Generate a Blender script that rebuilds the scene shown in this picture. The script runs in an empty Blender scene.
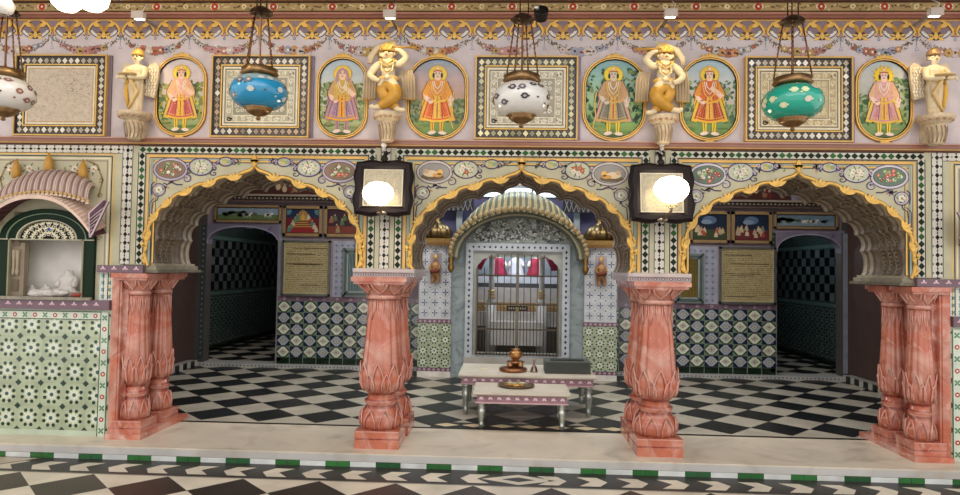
import bpy, bmesh, math, random
from mathutils import Vector, Matrix
random.seed(7)
PI = math.pi
C = bpy.context.scene.collection
# ---------------------------------------------------------------- camera
CAM = Vector((-0.1274, -6.4555, 1.7564)); YAW, PITCH, ROLL, FPX = .0425, .0326, .0167, 650.0
_f = Vector((-math.sin(YAW)*math.cos(PITCH), math.cos(YAW)*math.cos(PITCH), math.sin(PITCH)))
_r = Vector((math.cos(YAW), math.sin(YAW), 0)); _u = _r.cross(_f)
_r2 = math.cos(ROLL)*_r + math.sin(ROLL)*_u; _u2 = -math.sin(ROLL)*_r + math.cos(ROLL)*_u
def at(px, py, Y=0.0):
    d = _f + (px-480)/FPX*_r2 - (py-247.5)/FPX*_u2
    return CAM + d*((Y-CAM.y)/d.y)
def atz(px, py, Z=0.0):
    d = _f + (px-480)/FPX*_r2 - (py-247.5)/FPX*_u2
    return CAM + d*((Z-CAM.z)/d.z)
cam = bpy.data.cameras.new('camera'); cam.sensor_width = 36; cam.lens = FPX*36/960; cam.clip_start = .05
co = bpy.data.objects.new('camera', cam); C.objects.link(co)
co.matrix_world = Matrix(((_r2.x, _u2.x, -_f.x, CAM.x), (_r2.y, _u2.y, -_f.y, CAM.y), (_r2.z, _u2.z, -_f.z, CAM.z), (0, 0, 0, 1)))
bpy.context.scene.camera = co
# ---------------------------------------------------------------- colours and materials
def lin(c): return c/12.92 if c <= .04045 else ((c+.055)/1.055)**2.4
def H(s):
    s = s.lstrip('#'); return tuple(lin(int(s[i:i+2], 16)/255) for i in (0, 2, 4)) + (1.0,)
def jit(c, a=.1):
    k = 1+random.uniform(-a, a); return (min(1, c[0]*k), min(1, c[1]*k), min(1, c[2]*k), 1)
def mixc(a, b, t): return tuple(a[i]*(1-t)+b[i]*t for i in range(3)) + (1.0,)
M = {}
def mat(name, rough=.5, metal=0, base=None, var=.12, vscale=6, bump=0, bscale=60, coat=0, emit=None, estr=0, trans=0, spec=.5, ior=1.45, vein=None):
    m = bpy.data.materials.new(name); m.use_nodes = True; nt = m.node_tree; N = nt.nodes; L = nt.links
    b = N['Principled BSDF']; b.inputs['Roughness'].default_value = rough; b.inputs['Metallic'].default_value = metal
    b.inputs['Coat Weight'].default_value = coat; b.inputs['Coat Roughness'].default_value = .08
    b.inputs['Transmission Weight'].default_value = trans; b.inputs['IOR'].default_value = ior
    b.inputs['Specular IOR Level'].default_value = spec
    tc = N.new('ShaderNodeTexCoord')
    if base is None:
        a = N.new('ShaderNodeAttribute'); a.attribute_name = 'Col'; src = a.outputs['Color']
    else:
        a = N.new('ShaderNodeRGB'); a.outputs[0].default_value = base; src = a.outputs[0]
    if vein:
        for (vc, sc, lo, hi, dist) in vein:
            n = N.new('ShaderNodeTexNoise'); n.inputs['Scale'].default_value = sc; n.inputs['Detail'].default_value = 7; n.inputs['Distortion'].default_value = dist
            L.new(tc.outputs['Object'], n.inputs['Vector'])
            r = N.new('ShaderNodeMapRange'); r.inputs['From Min'].default_value = lo; r.inputs['From Max'].default_value = hi; L.new(n.outputs['Fac'], r.inputs['Value'])
            x = N.new('ShaderNodeMix'); x.data_type = 'RGBA'; L.new(r.outputs[0], x.inputs['Factor']); L.new(src, x.inputs['A']); x.inputs['B'].default_value = vc; src = x.outputs['Result']
    if var:
        n = N.new('ShaderNodeTexNoise'); n.inputs['Scale'].default_value = vscale; n.inputs['Detail'].default_value = 6
        L.new(tc.outputs['Object'], n.inputs['Vector'])
        r = N.new('ShaderNodeMapRange'); r.inputs['From Min'].default_value = .3; r.inputs['From Max'].default_value = .7
        r.inputs['To Min'].default_value = 1-var; r.inputs['To Max'].default_value = 1+var*.4; L.new(n.outputs['Fac'], r.inputs['Value'])
        x = N.new('ShaderNodeVectorMath'); x.operation = 'SCALE'; L.new(src, x.inputs[0]); L.new(r.outputs[0], x.inputs['Scale']); src = x.outputs[0]
    L.new(src, b.inputs['Base Color'])
    if emit is not None:
        b.inputs['Emission Color'].default_value = emit; b.inputs['Emission Strength'].default_value = estr
    if bump:
        n = N.new('ShaderNodeTexNoise'); n.inputs['Scale'].default_value = bscale; n.inputs['Detail'].default_value = 4
        L.new(tc.outputs['Object'], n.inputs['Vector'])
        bp = N.new('ShaderNodeBump'); bp.inputs['Strength'].default_value = bump; bp.inputs['Distance'].default_value = .01
        L.new(n.outputs['Fac'], bp.inputs['Height']); L.new(bp.outputs[0], b.inputs['Normal'])
    M[name] = m; return m
mat('paint', .6, var=.16, vscale=5, spec=.25)
mat('floor_gloss', .38, var=.22, vscale=3, coat=.05, spec=.3)
mat('picture', .5, var=.1, vscale=14, spec=.3)
mat('gloss', .3, var=.14, vscale=8, coat=.1)
mat('tile', .16, var=.18, vscale=7, coat=.4)
mat('stone', .55, var=.3, vscale=14, bump=.5, bscale=45)
mat('goldpaint', .42, metal=.1, var=.15, vscale=20)
mat('brass', .32, metal=.85, var=.3, vscale=25)
mat('steel', .35, metal=.8, var=.2)
mat('ceramic', .12, var=.06, coat=.5)
mat('dark', .45, var=.2, spec=.2)
mat('mirror', .22, metal=.35, var=.3, vscale=40)
mat('glaze', .03, var=0, trans=1, base=(.97, .98, .97, 1), ior=1.3)
mat('pink_marble', .22, var=.2, vscale=5, coat=.3, vein=[(H('#cfa191'), 2.2, .44, .68, 1.6), (H('#a2553c'), 3.0, .54, .78, 2.0), (H('#dcc6bb'), 4.5, .60, .85, 3)])
mat('mirrorish', .3, var=.15, vscale=20, coat=.25, bump=.3, bscale=70)
mat('white_marble', .34, var=.14, vscale=2.2, coat=.1, vein=[(H('#a29484'), 1.6, .52, .82, 1.5)])
mat('grey_marble', .25, var=.2, vscale=3, coat=.3, vein=[(H('#5d6c70'), 3, .45, .8, 3)])
mat('bulb', .3, emit=(1, .86, .62, 1), estr=7, base=(1, 1, 1, 1), var=0)
mat('bulb_soft', .3, emit=(1, .9, .72, 1), estr=6, base=(1, 1, 1, 1), var=0)
mat('plastic_wrap', .12, var=.1, base=H('#e6e0da'), trans=.35, bump=.9, bscale=35)
mat('amber', .3, emit=(1, .5, .1, 1), estr=2, base=(1, .6, .2, 1), var=0)
mat('skylight', .3, emit=(.66, .84, 1, 1), estr=1.6, base=(.8, .9, 1, 1), var=.1)
# ---------------------------------------------------------------- mesh builder
class MB:
    def __init__(s): s.v = []; s.f = []; s.c = []; s.m = []; s.mi = 0; s.T = None; s.sm = []; s.smooth = False
    def add(s, vs, fs, col):
        o = len(s.v)
        for p in vs:
            p = Vector(p); s.v.append(s.T @ p if s.T else p)
        for i, f in enumerate(fs):
            s.f.append([o+k for k in f]); s.c.append(col[i] if isinstance(col, list) else col); s.m.append(s.mi); s.sm.append(s.smooth)
    def poly(s, pts, col): s.add(pts, [list(range(len(pts)))], col)
    def box(s, x0, x1, y0, y1, z0, z1, col):
        v = [(x, y, z) for x in (x0, x1) for y in (y0, y1) for z in (z0, z1)]
        s.add(v, [(0, 1, 3, 2), (4, 6, 7, 5), (0, 4, 5, 1), (2, 3, 7, 6), (0, 2, 6, 4), (1, 5, 7, 3)], col)
    def prism(s, pts, d, col, side=None):      # pts: front loop (3D), d: extrude vector
        n = len(pts); d = Vector(d); a = [Vector(p) for p in pts]; b = [p+d for p in a]
        s.add(a+b, [list(range(n)), list(range(2*n-1, n-1, -1))] + [(i, (i+1) % n, n+(i+1) % n, n+i) for i in range(n)], [col, col]+[side or col]*n)
    def lathe(s, prof, n=16, c=(0, 0, 0), col=(1, 1, 1, 1), fn=None, sx=1, sy=1, cap=True):   # prof: (r,z[,col])
        o = []; fs = []; cs = []
        for j, q in enumerate(prof):
            for i in range(n):
                t = 2*PI*i/n; r = q[0]; r = fn(r, t, q[1]) if fn else r
                o.append((c[0]+r*math.cos(t)*sx, c[1]+r*math.sin(t)*sy, c[2]+q[1]))
        for j in range(len(prof)-1):
            cc = prof[j][2] if len(prof[j]) > 2 else col
            for i in range(n):
                fs.append((j*n+i, j*n+(i+1) % n, (j+1)*n+(i+1) % n, (j+1)*n+i)); cs.append(cc)
        if cap:
            fs.append(list(range(n-1, -1, -1))); cs.append(prof[0][2] if len(prof[0]) > 2 else col)
            fs.append([(len(prof)-1)*n+i for i in range(n)]); cs.append(prof[-1][2] if len(prof[-1]) > 2 else col)
        s.add(o, fs, cs)
    def ell(s, c, r, col, n=14, k=8):
        s.smooth, sv = True, s.smooth
        s.lathe([(max(.0001, math.sin(PI*j/k))*r[0], -math.cos(PI*j/k)*r[2]) for j in range(k+1)], n, c, col, sy=r[1]/r[0]); s.smooth = sv
    def tube(s, pts, r, col, n=8, cap=True):
        pts = [Vector(p) for p in pts]; rs = r if isinstance(r, (list, tuple)) else [r]*len(pts)
        o = []; fs = []; up = None
        for i, p in enumerate(pts):
            t = (pts[min(i+1, len(pts)-1)]-pts[max(i-1, 0)]).normalized()
            if up is None: up = Vector((0, 0, 1)) if abs(t.z) < .9 else Vector((1, 0, 0))
            a = t.cross(up).normalized(); b = a.cross(t).normalized(); up = b
            for k in range(n):
                q = 2*PI*k/n; o.append(p+rs[i]*(math.cos(q)*a+math.sin(q)*b))
        for i in range(len(pts)-1):
            for k in range(n): fs.append((i*n+k, i*n+(k+1) % n, (i+1)*n+(k+1) % n, (i+1)*n+k))
        if cap: fs += [list(range(n-1, -1, -1)), [(len(pts)-1)*n+k for k in range(n)]]
        s.smooth, sv = True, s.smooth; s.add(o, fs, col); s.smooth = sv
    def build(s, name, mats='paint', parent=None, loc=None):
        me = bpy.data.meshes.new(name); base = Vector(loc) if loc is not None else Vector((0, 0, 0))
        me.from_pydata([tuple(p-base) for p in s.v], [], s.f)
        for k in ([mats] if isinstance(mats, str) else mats): me.materials.append(M[k])
        me.polygons.foreach_set('material_index', s.m); me.polygons.foreach_set('use_smooth', s.sm)
        at_ = me.color_attributes.new('Col', 'FLOAT_COLOR', 'CORNER'); buf = []
        for f, c in zip(s.f, s.c): buf += list(c)*len(f)
        at_.data.foreach_set('color', buf); me.update()
        o = bpy.data.objects.new(name, me); C.objects.link(o)
        if parent: o.parent = parent
        o.location = base
        return o
def tag(o, label=None, cat=None, group=None, kind=None):
    if label: o['label'] = label
    if cat: o['category'] = cat
    if group: o['group'] = group
    if kind: o['kind'] = kind
    return o
def empty(name, loc, label, cat, group=None, rz=0):
    o = bpy.data.objects.new(name, None); C.objects.link(o); o.location = loc; o.rotation_euler = (0, 0, rz); o.empty_display_size = .1
    return tag(o, label, cat, group)
def struct(o): o['kind'] = 'structure'; return o
def copy_tree(o, parent=None):
    c = o.copy(); C.objects.link(c)
    if parent: c.parent = parent
    for ch in [k for k in bpy.data.objects if k.parent == o]: copy_tree(ch, c)
    return c
# ---------------------------------------------------------------- flat painting on a plane: u along ax, v up, out along n
class Paint:
    def __init__(s, mb, org, ax=(1, 0, 0), up=(0, 0, 1), n=(0, -1, 0), step=.0007):
        s.b = mb; s.o = Vector(org); s.a = Vector(ax); s.u = Vector(up); s.n = Vector(n); s.st = step; s.clip = None
    def P(s, p, k): return s.o + s.a*p[0] + s.u*p[1] + s.n*(k*s.st)
    def poly(s, pts, col, k=1):
        if s.clip: pts = clip_poly(pts, s.clip)
        if len(pts) > 2: s.b.poly([s.P(p, k) for p in pts], col)
    def rect(s, u0, v0, u1, v1, col, k=1): s.poly([(u0, v0), (u1, v0), (u1, v1), (u0, v1)], col, k)
    def ell(s, u, v, ru, rv, col, k=1, n=14, a=0):
        ca, sa = math.cos(a), math.sin(a)
        s.poly([(u+ru*math.cos(2*PI*i/n)*ca-rv*math.sin(2*PI*i/n)*sa, v+ru*math.cos(2*PI*i/n)*sa+rv*math.sin(2*PI*i/n)*ca) for i in range(n)], col, k)
    def stroke(s, pts, w, col, k=1, taper=False, closed=False):
        n = len(pts); L = []; R = []
        for i, p in enumerate(pts):
            q0 = pts[(i-1) % n] if (closed or i) else p; q1 = pts[(i+1) % n] if (closed or i < n-1) else p
            dx, dy = q1[0]-q0[0], q1[1]-q0[1]; l = math.hypot(dx, dy) or 1
            ww = w/2*(math.sin(PI*(i+.4)/(n-.2)) if taper else 1)
            L.append((p[0]-dy/l*ww, p[1]+dx/l*ww)); R.append((p[0]+dy/l*ww, p[1]-dx/l*ww))
        for i in range(n if closed else n-1):
            j = (i+1) % n; s.poly([R[i], R[j], L[j], L[i]], col, k)
    def ring(s, u, v, ru, rv, w, col, k=1, n=20, a0=0, a1=2*PI):
        full = abs(a1-a0-2*PI) < .01; m = n if full else n+1
        s.stroke([(u+ru*math.cos(a0+(a1-a0)*i/n), v+rv*math.sin(a0+(a1-a0)*i/n)) for i in range(m)], w, col, k, closed=full)
    def petal(s, u, v, l, w, a, col, k=1):      # teardrop from (u,v) in direction a
        pts = []
        for t, q in ((0, 0), (.25, .7), (.55, 1), (.8, .65), (1, 0), (.8, -.65), (.55, -1), (.25, -.7)):
            x, y = l*t, w/2*q; pts.append((u+x*math.cos(a)-y*math.sin(a), v+x*math.sin(a)+y*math.cos(a)))
        s.poly(pts, col, k)
    def flower(s, u, v, r, col, cen, k=1, n=5, a0=0):
        for i in range(n): s.petal(u, v, r, r*.95, a0+2*PI*i/n, jit(col, .12), k+(i % 2)*.4)
        s.ell(u, v, r*.3, r*.3, cen, k+1, 7)
def clip_poly(pts, cl):
    out = list(pts)
    for i in range(len(cl)):
        a, b = cl[i], cl[(i+1) % len(cl)]; src = out; out = []
        def ins(p): return (b[0]-a[0])*(p[1]-a[1])-(b[1]-a[1])*(p[0]-a[0]) >= 0
        for j in range(len(src)):
            p, q = src[j-1], src[j]
            if ins(p) != ins(q):
                d1 = (b[0]-a[0])*(p[1]-a[1])-(b[1]-a[1])*(p[0]-a[0]); d2 = (b[0]-a[0])*(q[1]-a[1])-(b[1]-a[1])*(q[0]-a[0]); t = d1/(d1-d2)
                out.append((p[0]+(q[0]-p[0])*t, p[1]+(q[1]-p[1])*t))
            if ins(q): out.append(q)
        if not out: break
    return out
def spiral(u, v, r0, turns, a0, d=1, n=22, ry=1):
    return [(u+r0*(1-i/n*.85)*math.cos(a0+d*2*PI*turns*i/n), v+r0*ry*(1-i/n*.85)*math.sin(a0+d*2*PI*turns*i/n)) for i in range(n+1)]
# shared colours
GOLD = H('#dcb058'); GOLD2 = H('#b8862f'); CREAM = H('#ddd2b4'); WHITE = H('#dcd7cf'); BLACK = H('#16140f'); GREEN = H('#2c5a2c'); GREEN2 = H('#13230f')
SPAN = H('#b7b297'); LAV = H('#cdbfc4'); BROWN = H('#8d5f4f'); TEAL = H('#55777c'); PURP = H('#5b4664'); DK = H('#2b2622'); VIO = H('#8d7fae'); OLIVE = H('#565339')
RED = H('#a93a2b'); PINK = H('#cf8f8c'); BEIGE = H('#a79379')
# ================================================================ SETTING
# courtyard floor
S2 = math.sqrt(.5)
ZC = -.125
mb = MB(); p = Paint(mb, (0, 0, ZC), (1, 0, 0), (0, 1, 0), (0, 0, 1), .0006)
FB = H('#3a3029'); FW = H('#d3c8b4'); FR = H('#7b4a34')
p.rect(-8, -9, 7, -.33, FW, 0)
p.rect(-8, -.75, 7, -.33, H('#2b2825'), 1)
p.rect(-8, -.765, 7, -.745, H('#8b8276'), 2)
x = -7.0; k = 0
while x < 7:                                       # chevrons, turning at the middle
    d = -1 if x < -.2 else 1
    u0, u1, v0, v1 = x, x+.23, -.69, -.45; vm = (v0+v1)/2
    if abs(x+.06) < .2:
        p.poly([(-.33, vm), (0, v0-.02), (.33, vm), (0, v1+.02)], FW, 2); p.poly([(-.15, vm), (0, v0+.055), (.15, vm), (0, v1-.055)], BLACK, 3)
    elif d < 0: p.poly([(u0, vm), (u0+.08, v0), (u1+.03, v0), (u0+.15, vm), (u1+.03, v1), (u0+.08, v1)], jit(FW, .05), 2)
    else: p.poly([(u1, vm), (u1-.08, v1), (u0-.03, v1), (u1-.15, vm), (u0-.03, v0), (u1-.08, v0)], jit(FW, .05), 2)
    x += .36
pt = .675
TX = atz(473, 487, -.125).x; nclip = [(-8, -9), (7, -9), (7, -.765), (-8, -.765)]; p.clip = nclip
for i in range(-11, 11):
    for j in range(0, 12):
        u, v = i*pt+TX, -.765-pt/2-j*pt
        c = jit(FR if i in (-7, -8) and j < 2 else FB, .25)  # reddish tiles at left: a warm reflection painted into their colour
        p.poly([(u-pt/2, v), (u, v-pt/2), (u+pt/2, v), (u, v+pt/2)], c, 1)
p.clip = None
p.poly([(-8, -.72), (-4.95, -.72), (-4.55, -.36), (-8, -.36)], H('#b5a794'), 4)
p.stroke([(-8, -.72), (-4.95, -.72), (-4.55, -.36)], .02, H('#6b5f52'), 5)
struct(mb.build('floor', 'floor_gloss'))
# plinth slab under the arcade with its tiled riser
mb = MB(); CR = H('#d2c6b2')
mb.box(-8, 7, -.33, .69, -.055, 0, CR); mb.box(-8, 7, -.315, .69, -.3, -.055, H('#a9a59c'))
pf = Paint(mb, (0, -.33, 0))
mb.box(-8, 7, -.332, -.31, -.075, -.012, H('#b9b7b4'))
for x_ in [-5.2+i*1.3 for i in range(9)]: mb.box(x_, x_+.006, -.3306, -.33, 0, .0005, H('#8d7d68'))
t = struct(mb.build('trim_1', 'white_marble'))
mb = MB()
for i in range(-17, 15):
    x_ = i*.478+.1
    mb.box(x_, x_+.236, -.336, -.315, -.128, -.078, jit(H('#2f6a34' if i % 3 else '#285a34'), .2)); mb.box(x_+.236, x_+.478, -.336, -.315, -.128, -.078, jit(H('#cfd2cf'), .06))
    mb.box(x_+.115, x_+.119, -.3365, -.33, -.128, -.078, DK)
struct(mb.build('trim_2', 'tile'))
# hall floor
mb = MB(); p = Paint(mb, (0, 0, 0), (1, 0, 0), (0, 1, 0), (0, 0, 1), .0006)
mb.box(-6.6, 6.6, .69, 13, -.05, -.002, H('#b2aa9a'))
p.rect(-5.6, .69, 5.6, .75, BLACK, 2)
p.rect(-.95, .75, 1.25, 1.0, BLACK, 2)
for i in range(-3, 4):
    u = .15+i*.31; p.poly([(u-.14, .875), (u, .79), (u+.14, .875), (u, .96)], H('#cdbb97'), 3)
p.clip = [(-5.6, .76), (5.6, .76), (5.6, 4.75), (-5.6, 4.75)]
pd = .655; HX = -.28
for i in range(-10, 11):
    for j in range(0, 8):
        u, v = i*pd+HX, .80+pd/2+j*pd
        p.poly([(u-pd/2, v), (u, v-pd/2), (u+pd/2, v), (u, v+pd/2)], jit(H('#191b1d'), .3), 1)
p.clip = None
p.clip = [(-6.5, 4.9), (6.5, 4.9), (6.5, 13), (-6.5, 13)]
for i in range(-10, 11):
    for j in range(0, 14):
        u, v = i*pd, 4.9+j*pd
        p.poly([(u-pd/2, v), (u, v-pd/2), (u+pd/2, v), (u, v+pd/2)], H('#1a1a1b'), 1)
p.clip = None
struct(mb.build('floor', 'floor_gloss'))
# ---------------------------------------------------------------- arcade wall
def bez(p0, p1, b, n=7):     # lobe from p0 to p1 bulging outwards
    mx, mz = (p0[0]+p1[0])/2, (p0[1]+p1[1])/2; dx, dz = p1[0]-p0[0], p1[1]-p0[1]; l = math.hypot(dx, dz)
    nx, nz = dz/l, -dx/l       # outward
    out = []
    for i in range(n):
        t = i/n; s_ = 4*t*(1-t); s_ = s_**.72
        out.append((p0[0]+dx*t+nx*b*s_*l, p0[1]+dz*t+nz*b*s_*l))
    return out
CUSP = [(0, 2.735), (.195, 2.60), (.445, 2.535), (.67, 2.455), (.865, 2.34), (.99, 2.20), (1.05, 2.02), (1.055, 1.74)]
def half_profile(off=0.0):
    pts = []
    for i in range(len(CUSP)-1):
        if i == 0:          # ogee apex
            pts += [(0, 2.735), (.04, 2.70), (.085, 2.685), (.135, 2.668), (.175, 2.64)]
        else: pts += bez(CUSP[i], CUSP[i+1], -.23 if i < 6 else -.14)
    pts.append(CUSP[-1])
    return offs(pts, off) if off else pts
def offs(pts, d):
    out = []
    for i, q in enumerate(pts):
        a = pts[max(i-1, 0)]; b = pts[min(i+1, len(pts)-1)]; dx, dz = b[0]-a[0], b[1]-a[1]; l = math.hypot(dx, dz) or 1
        out.append((max(0, q[0]-dz/l*d) if i else 0, q[1]+dx/l*d + (d*.25 if i == 0 else 0)))
    return out
HP = half_profile()
WD = .88      # wall depth
mb = MB()
FRW = H('#c8bcbd')
mb.box(-7.2, 6.6, 0, WD, 2.98, 5.0, FRW)
for c in (-2.7, 0, 2.7):
    for sgn in (-1, 1):
        L_ = [(c+sgn*q[0], 0, q[1]) for q in HP]
        loop = L_ + [(c+sgn*1.35, 0, 1.74), (c+sgn*1.35, 0, 2.98), (c, 0, 2.98)]
        mb.poly(loop, SPAN); mb.poly([(a, WD, z) for a, _, z in loop], H('#8d8676'))
mb.box(-7.2, -4.05, 0.25, WD, 1.2, 2.98, SPAN); mb.box(4.05, 6.6, .25, WD, 1.2, 2.98, SPAN)
# niche wall front left and right with a square hole for the niche
for s_, xo, xn0, xn1 in ((-1, -7.2, -5.20, -4.45), (1, 6.6, 4.45, 5.20)):
    e = 4.05*s_
    a, b = sorted((xo, e))
    for (u0, u1, z0, z1) in ((a, xn0, 1.36, 2.98), (xn1, b, 1.36, 2.98), (xn0, xn1, 2.26, 2.98)):
        mb.box(u0, u1, 0, .25, z0, z1, SPAN)
    mb.box(a, b, 0, WD, -.01, 1.3, H('#b9c6b0'))
    mb.box(a, b, .0, WD, 1.3, 1.37, BEIGE)
    # inside of niche
    mb.box(xn0-.02, xn1+.02, .24, .26, 1.3, 2.3, H('#d8d4cf'))
mb.box(-4.06, -4.04, 0, .25, 1.2, 2.98, SPAN)
wf = struct(mb.build('wall_front', 'paint'))
# intrados of each arch, moulded
for c in (-2.7, 0, 2.7):
    mb = MB(); mb.smooth = False
    rings = [(0, 0, '#8f7f66'), (.03, -.012, '#77695a'), (.05, -.012, '#a39480'), (.09, .012, '#5f5449'), (.11, .016, '#9c8d79'), (.17, .012, '#6d5f51'), (.19, .028, '#776656'), (.235, .035, '#75634f'),
             (.62, .035, '#776656'), (.66, .02, '#5f5449'), (.69, .006, '#9c8d79'), (.75, .004, '#665a4d'), (.78, -.01, '#a39480'), (.84, -.012, '#7f705f'), (.88, 0, '#8f7f66')]
    for sgn in (-1, 1):
        prev = None
        for (y, o, cc) in rings:
            cur = [(c+sgn*q[0], y, q[1]) for q in offs(HP, o)] if o else [(c+sgn*q[0], y, q[1]) for q in HP]
            cur[0] = (c, y, cur[0][2])
            if prev:
                for i in range(len(cur)-1):
                    mb.poly([prev[i], prev[i+1], cur[i+1], cur[i]], jit(H(pc), .1))
            prev = cur; pc = cc
        # carved tendrils on the broad panel of each lobe
        for i in range(len(HP)-1):
            a = HP[i]; b = HP[i+1]
            for j in range(3):
                y0 = .28+j*.12+random.uniform(-.02, .02); r = .03
                na = Vector((c+sgn*(a[0]*.5+b[0]*.5), 0, a[1]*.5+b[1]*.5)); tv = Vector((sgn*(b[0]-a[0]), 0, b[1]-a[1])).normalized()
                nn = Vector((-tv.z, 0, tv.x))*(1 if sgn < 0 else -1)*-1
                cen = na+Vector((0, y0, 0))+(Vector((c, 0, 1.9))-na).normalized()*(-.024)
                pts = [cen+tv*(r*math.cos(q))+Vector((0, r*1.2*math.sin(q), 0)) for q in [k*PI/4 for k in range(6)]]
                mb.tube(pts, .0045, H('#9b8c78'), 4)
    mb.smooth = False
    o = mb.build('arch_soffit', 'stone', wf)
# ledges / imposts
mb = MB()
def ledge(x0, x1, y0=-.06, y1=WD+.02):
    mb.box(x0, x1, y0, y1, 1.66, 1.705, H('#a89a9a')); mb.box(x0-.0, x1+.0, y0-.02, y1, 1.705, 1.74, H('#b9adaa'))
    n = int((x1-x0)/.07); w = (x1-x0)/max(1, n)
    q = Paint(mb, (0, y0, 0))
    for i in range(n):
        u = x0+w*(i+.5); q.ell(u, 1.682, .02, .012, H('#6b4b5c'), 1, 8); q.ell(u, 1.682, .009, .006, WHITE, 2, 6); q.rect(u+w/2-.006, 1.668, u+w/2+.006, 1.697, H('#7d8a86'), 1)
ledge(-1.655, -1.045); ledge(1.045, 1.655)
struct(mb.build('trim_3', 'gloss'))
mb = MB()
def purple_band(x0, x1, z0, z1, y):
    mb.box(x0, x1, y, 0.02, z0, z1, H('#6d5560')); q = Paint(mb, (0, y, 0)); n = int(abs(x1-x0)/.115)
    for i in range(n):
        u = x0+.06+i*.115; zc = (z0+z1)/2
        q.petal(u, zc, .03, .02, 0, H('#c79aa6'), 1); q.petal(u, zc, .03, .02, PI, H('#c79aa6'), 1); q.petal(u, zc, .03, .02, PI/2, H('#d8c4c6'), 2)
purple_band(-4.27, -3.80, 1.655, 1.73, -.05); purple_band(3.80, 4.27, 1.655, 1.73, -.05)
purple_band(-7.2, -4.135, 1.275, 1.375, -.05); purple_band(4.135, 6.6, 1.275, 1.375, -.05)
struct(mb.build('trim_4', 'gloss'))
for s_ in (-1, 1):       # stone impost over the jamb columns
    mb = MB()
    for (z0, z1, e, cc) in ((1.66, 1.69, .06, '#6f6757'), (1.69, 1.73, .03, '#8d8470'), (1.73, 1.755, .0, '#a1977f')):
        xa, xb = sorted((s_*4.14, s_*(3.72-e))); mb.box(xa, xb, .02-e*.5, WD+e*.6, z0, z1, H(cc))
    struct(mb.build('trim_5' if s_ < 0 else 'trim_6', 'stone'))
# spandrels of painted ornament: bands and scrolls, one object per arch
def hstrip(q, u0, u1, v, w, pitch=.070, vert=False, cols=(GREEN2, GREEN2, GREEN, GREEN2, GREEN2, GREEN2, GREEN), bg=H('#c3bfb2'), k=1, edge=True):
    """row of diamonds; horizontal from u0 to u1 at height v, or vertical from u0 to u1 at abscissa v"""
    def T(a, b): return (b, a) if vert else (a, b)
    def RC(a0, b0, a1, b1, col, kk):
        P0, P1 = T(a0, b0), T(a1, b1); q.rect(min(P0[0], P1[0]), min(P0[1], P1[1]), max(P0[0], P1[0]), max(P0[1], P1[1]), col, kk)
    if edge: RC(u0, v-w*.75, u1, v+w*.75, BLACK, k)
    RC(u0, v-w*.58, u1, v+w*.58, bg, k+1)
    n = max(1, int(round(abs(u1-u0)/pitch))); d = (u1-u0)/n
    for i in range(n):
        a = u0+d*(i+.5); q.poly([T(a-abs(d)*.5, v), T(a, v-w*.56), T(a+abs(d)*.5, v), T(a, v+w*.56)], jit(cols[(i*3+int(abs(u0)*7)) % len(cols)], .3), k+2)
def white_strip(q, u0, u1, v, w, vert=False, k=1):
    def T(a, b): return (b, a) if vert else (a, b)
    def RC(a0, b0, a1, b1, col, kk):
        P0, P1 = T(a0, b0), T(a1, b1); q.rect(min(P0[0], P1[0]), min(P0[1], P1[1]), max(P0[0], P1[0]), max(P0[1], P1[1]), col, kk)
    RC(u0, v-w*.62, u1, v+w*.62, DK, k); RC(u0, v-w*.54, u1, v+w*.54, H('#cbc6bb'), k+1)
    n = max(1, int(round(abs(u1-u0)/.085))); d = (u1-u0)/n
    for i in range(n):
        a = u0+d*(i+.5); r = w*.24
        q.poly([T(a-r*1.3, v), T(a, v-r), T(a+r*1.3, v), T(a, v+r)], BLACK, k+2)
        for s1 in (-1, 1):
            q.poly([T(a+s1*abs(d)*.5-r*.8, v), T(a+s1*abs(d)*.5, v-r*.4), T(a+s1*abs(d)*.5+r*.8, v), T(a+s1*abs(d)*.5, v+r*.4)], H('#33415c'), k+2)
            q.poly([T(a, v+s1*w*.3-r*.3), T(a-r*.7, v+s1*w*.5), T(a+r*.7, v+s1*w*.5)], BLACK, k+2)
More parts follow.
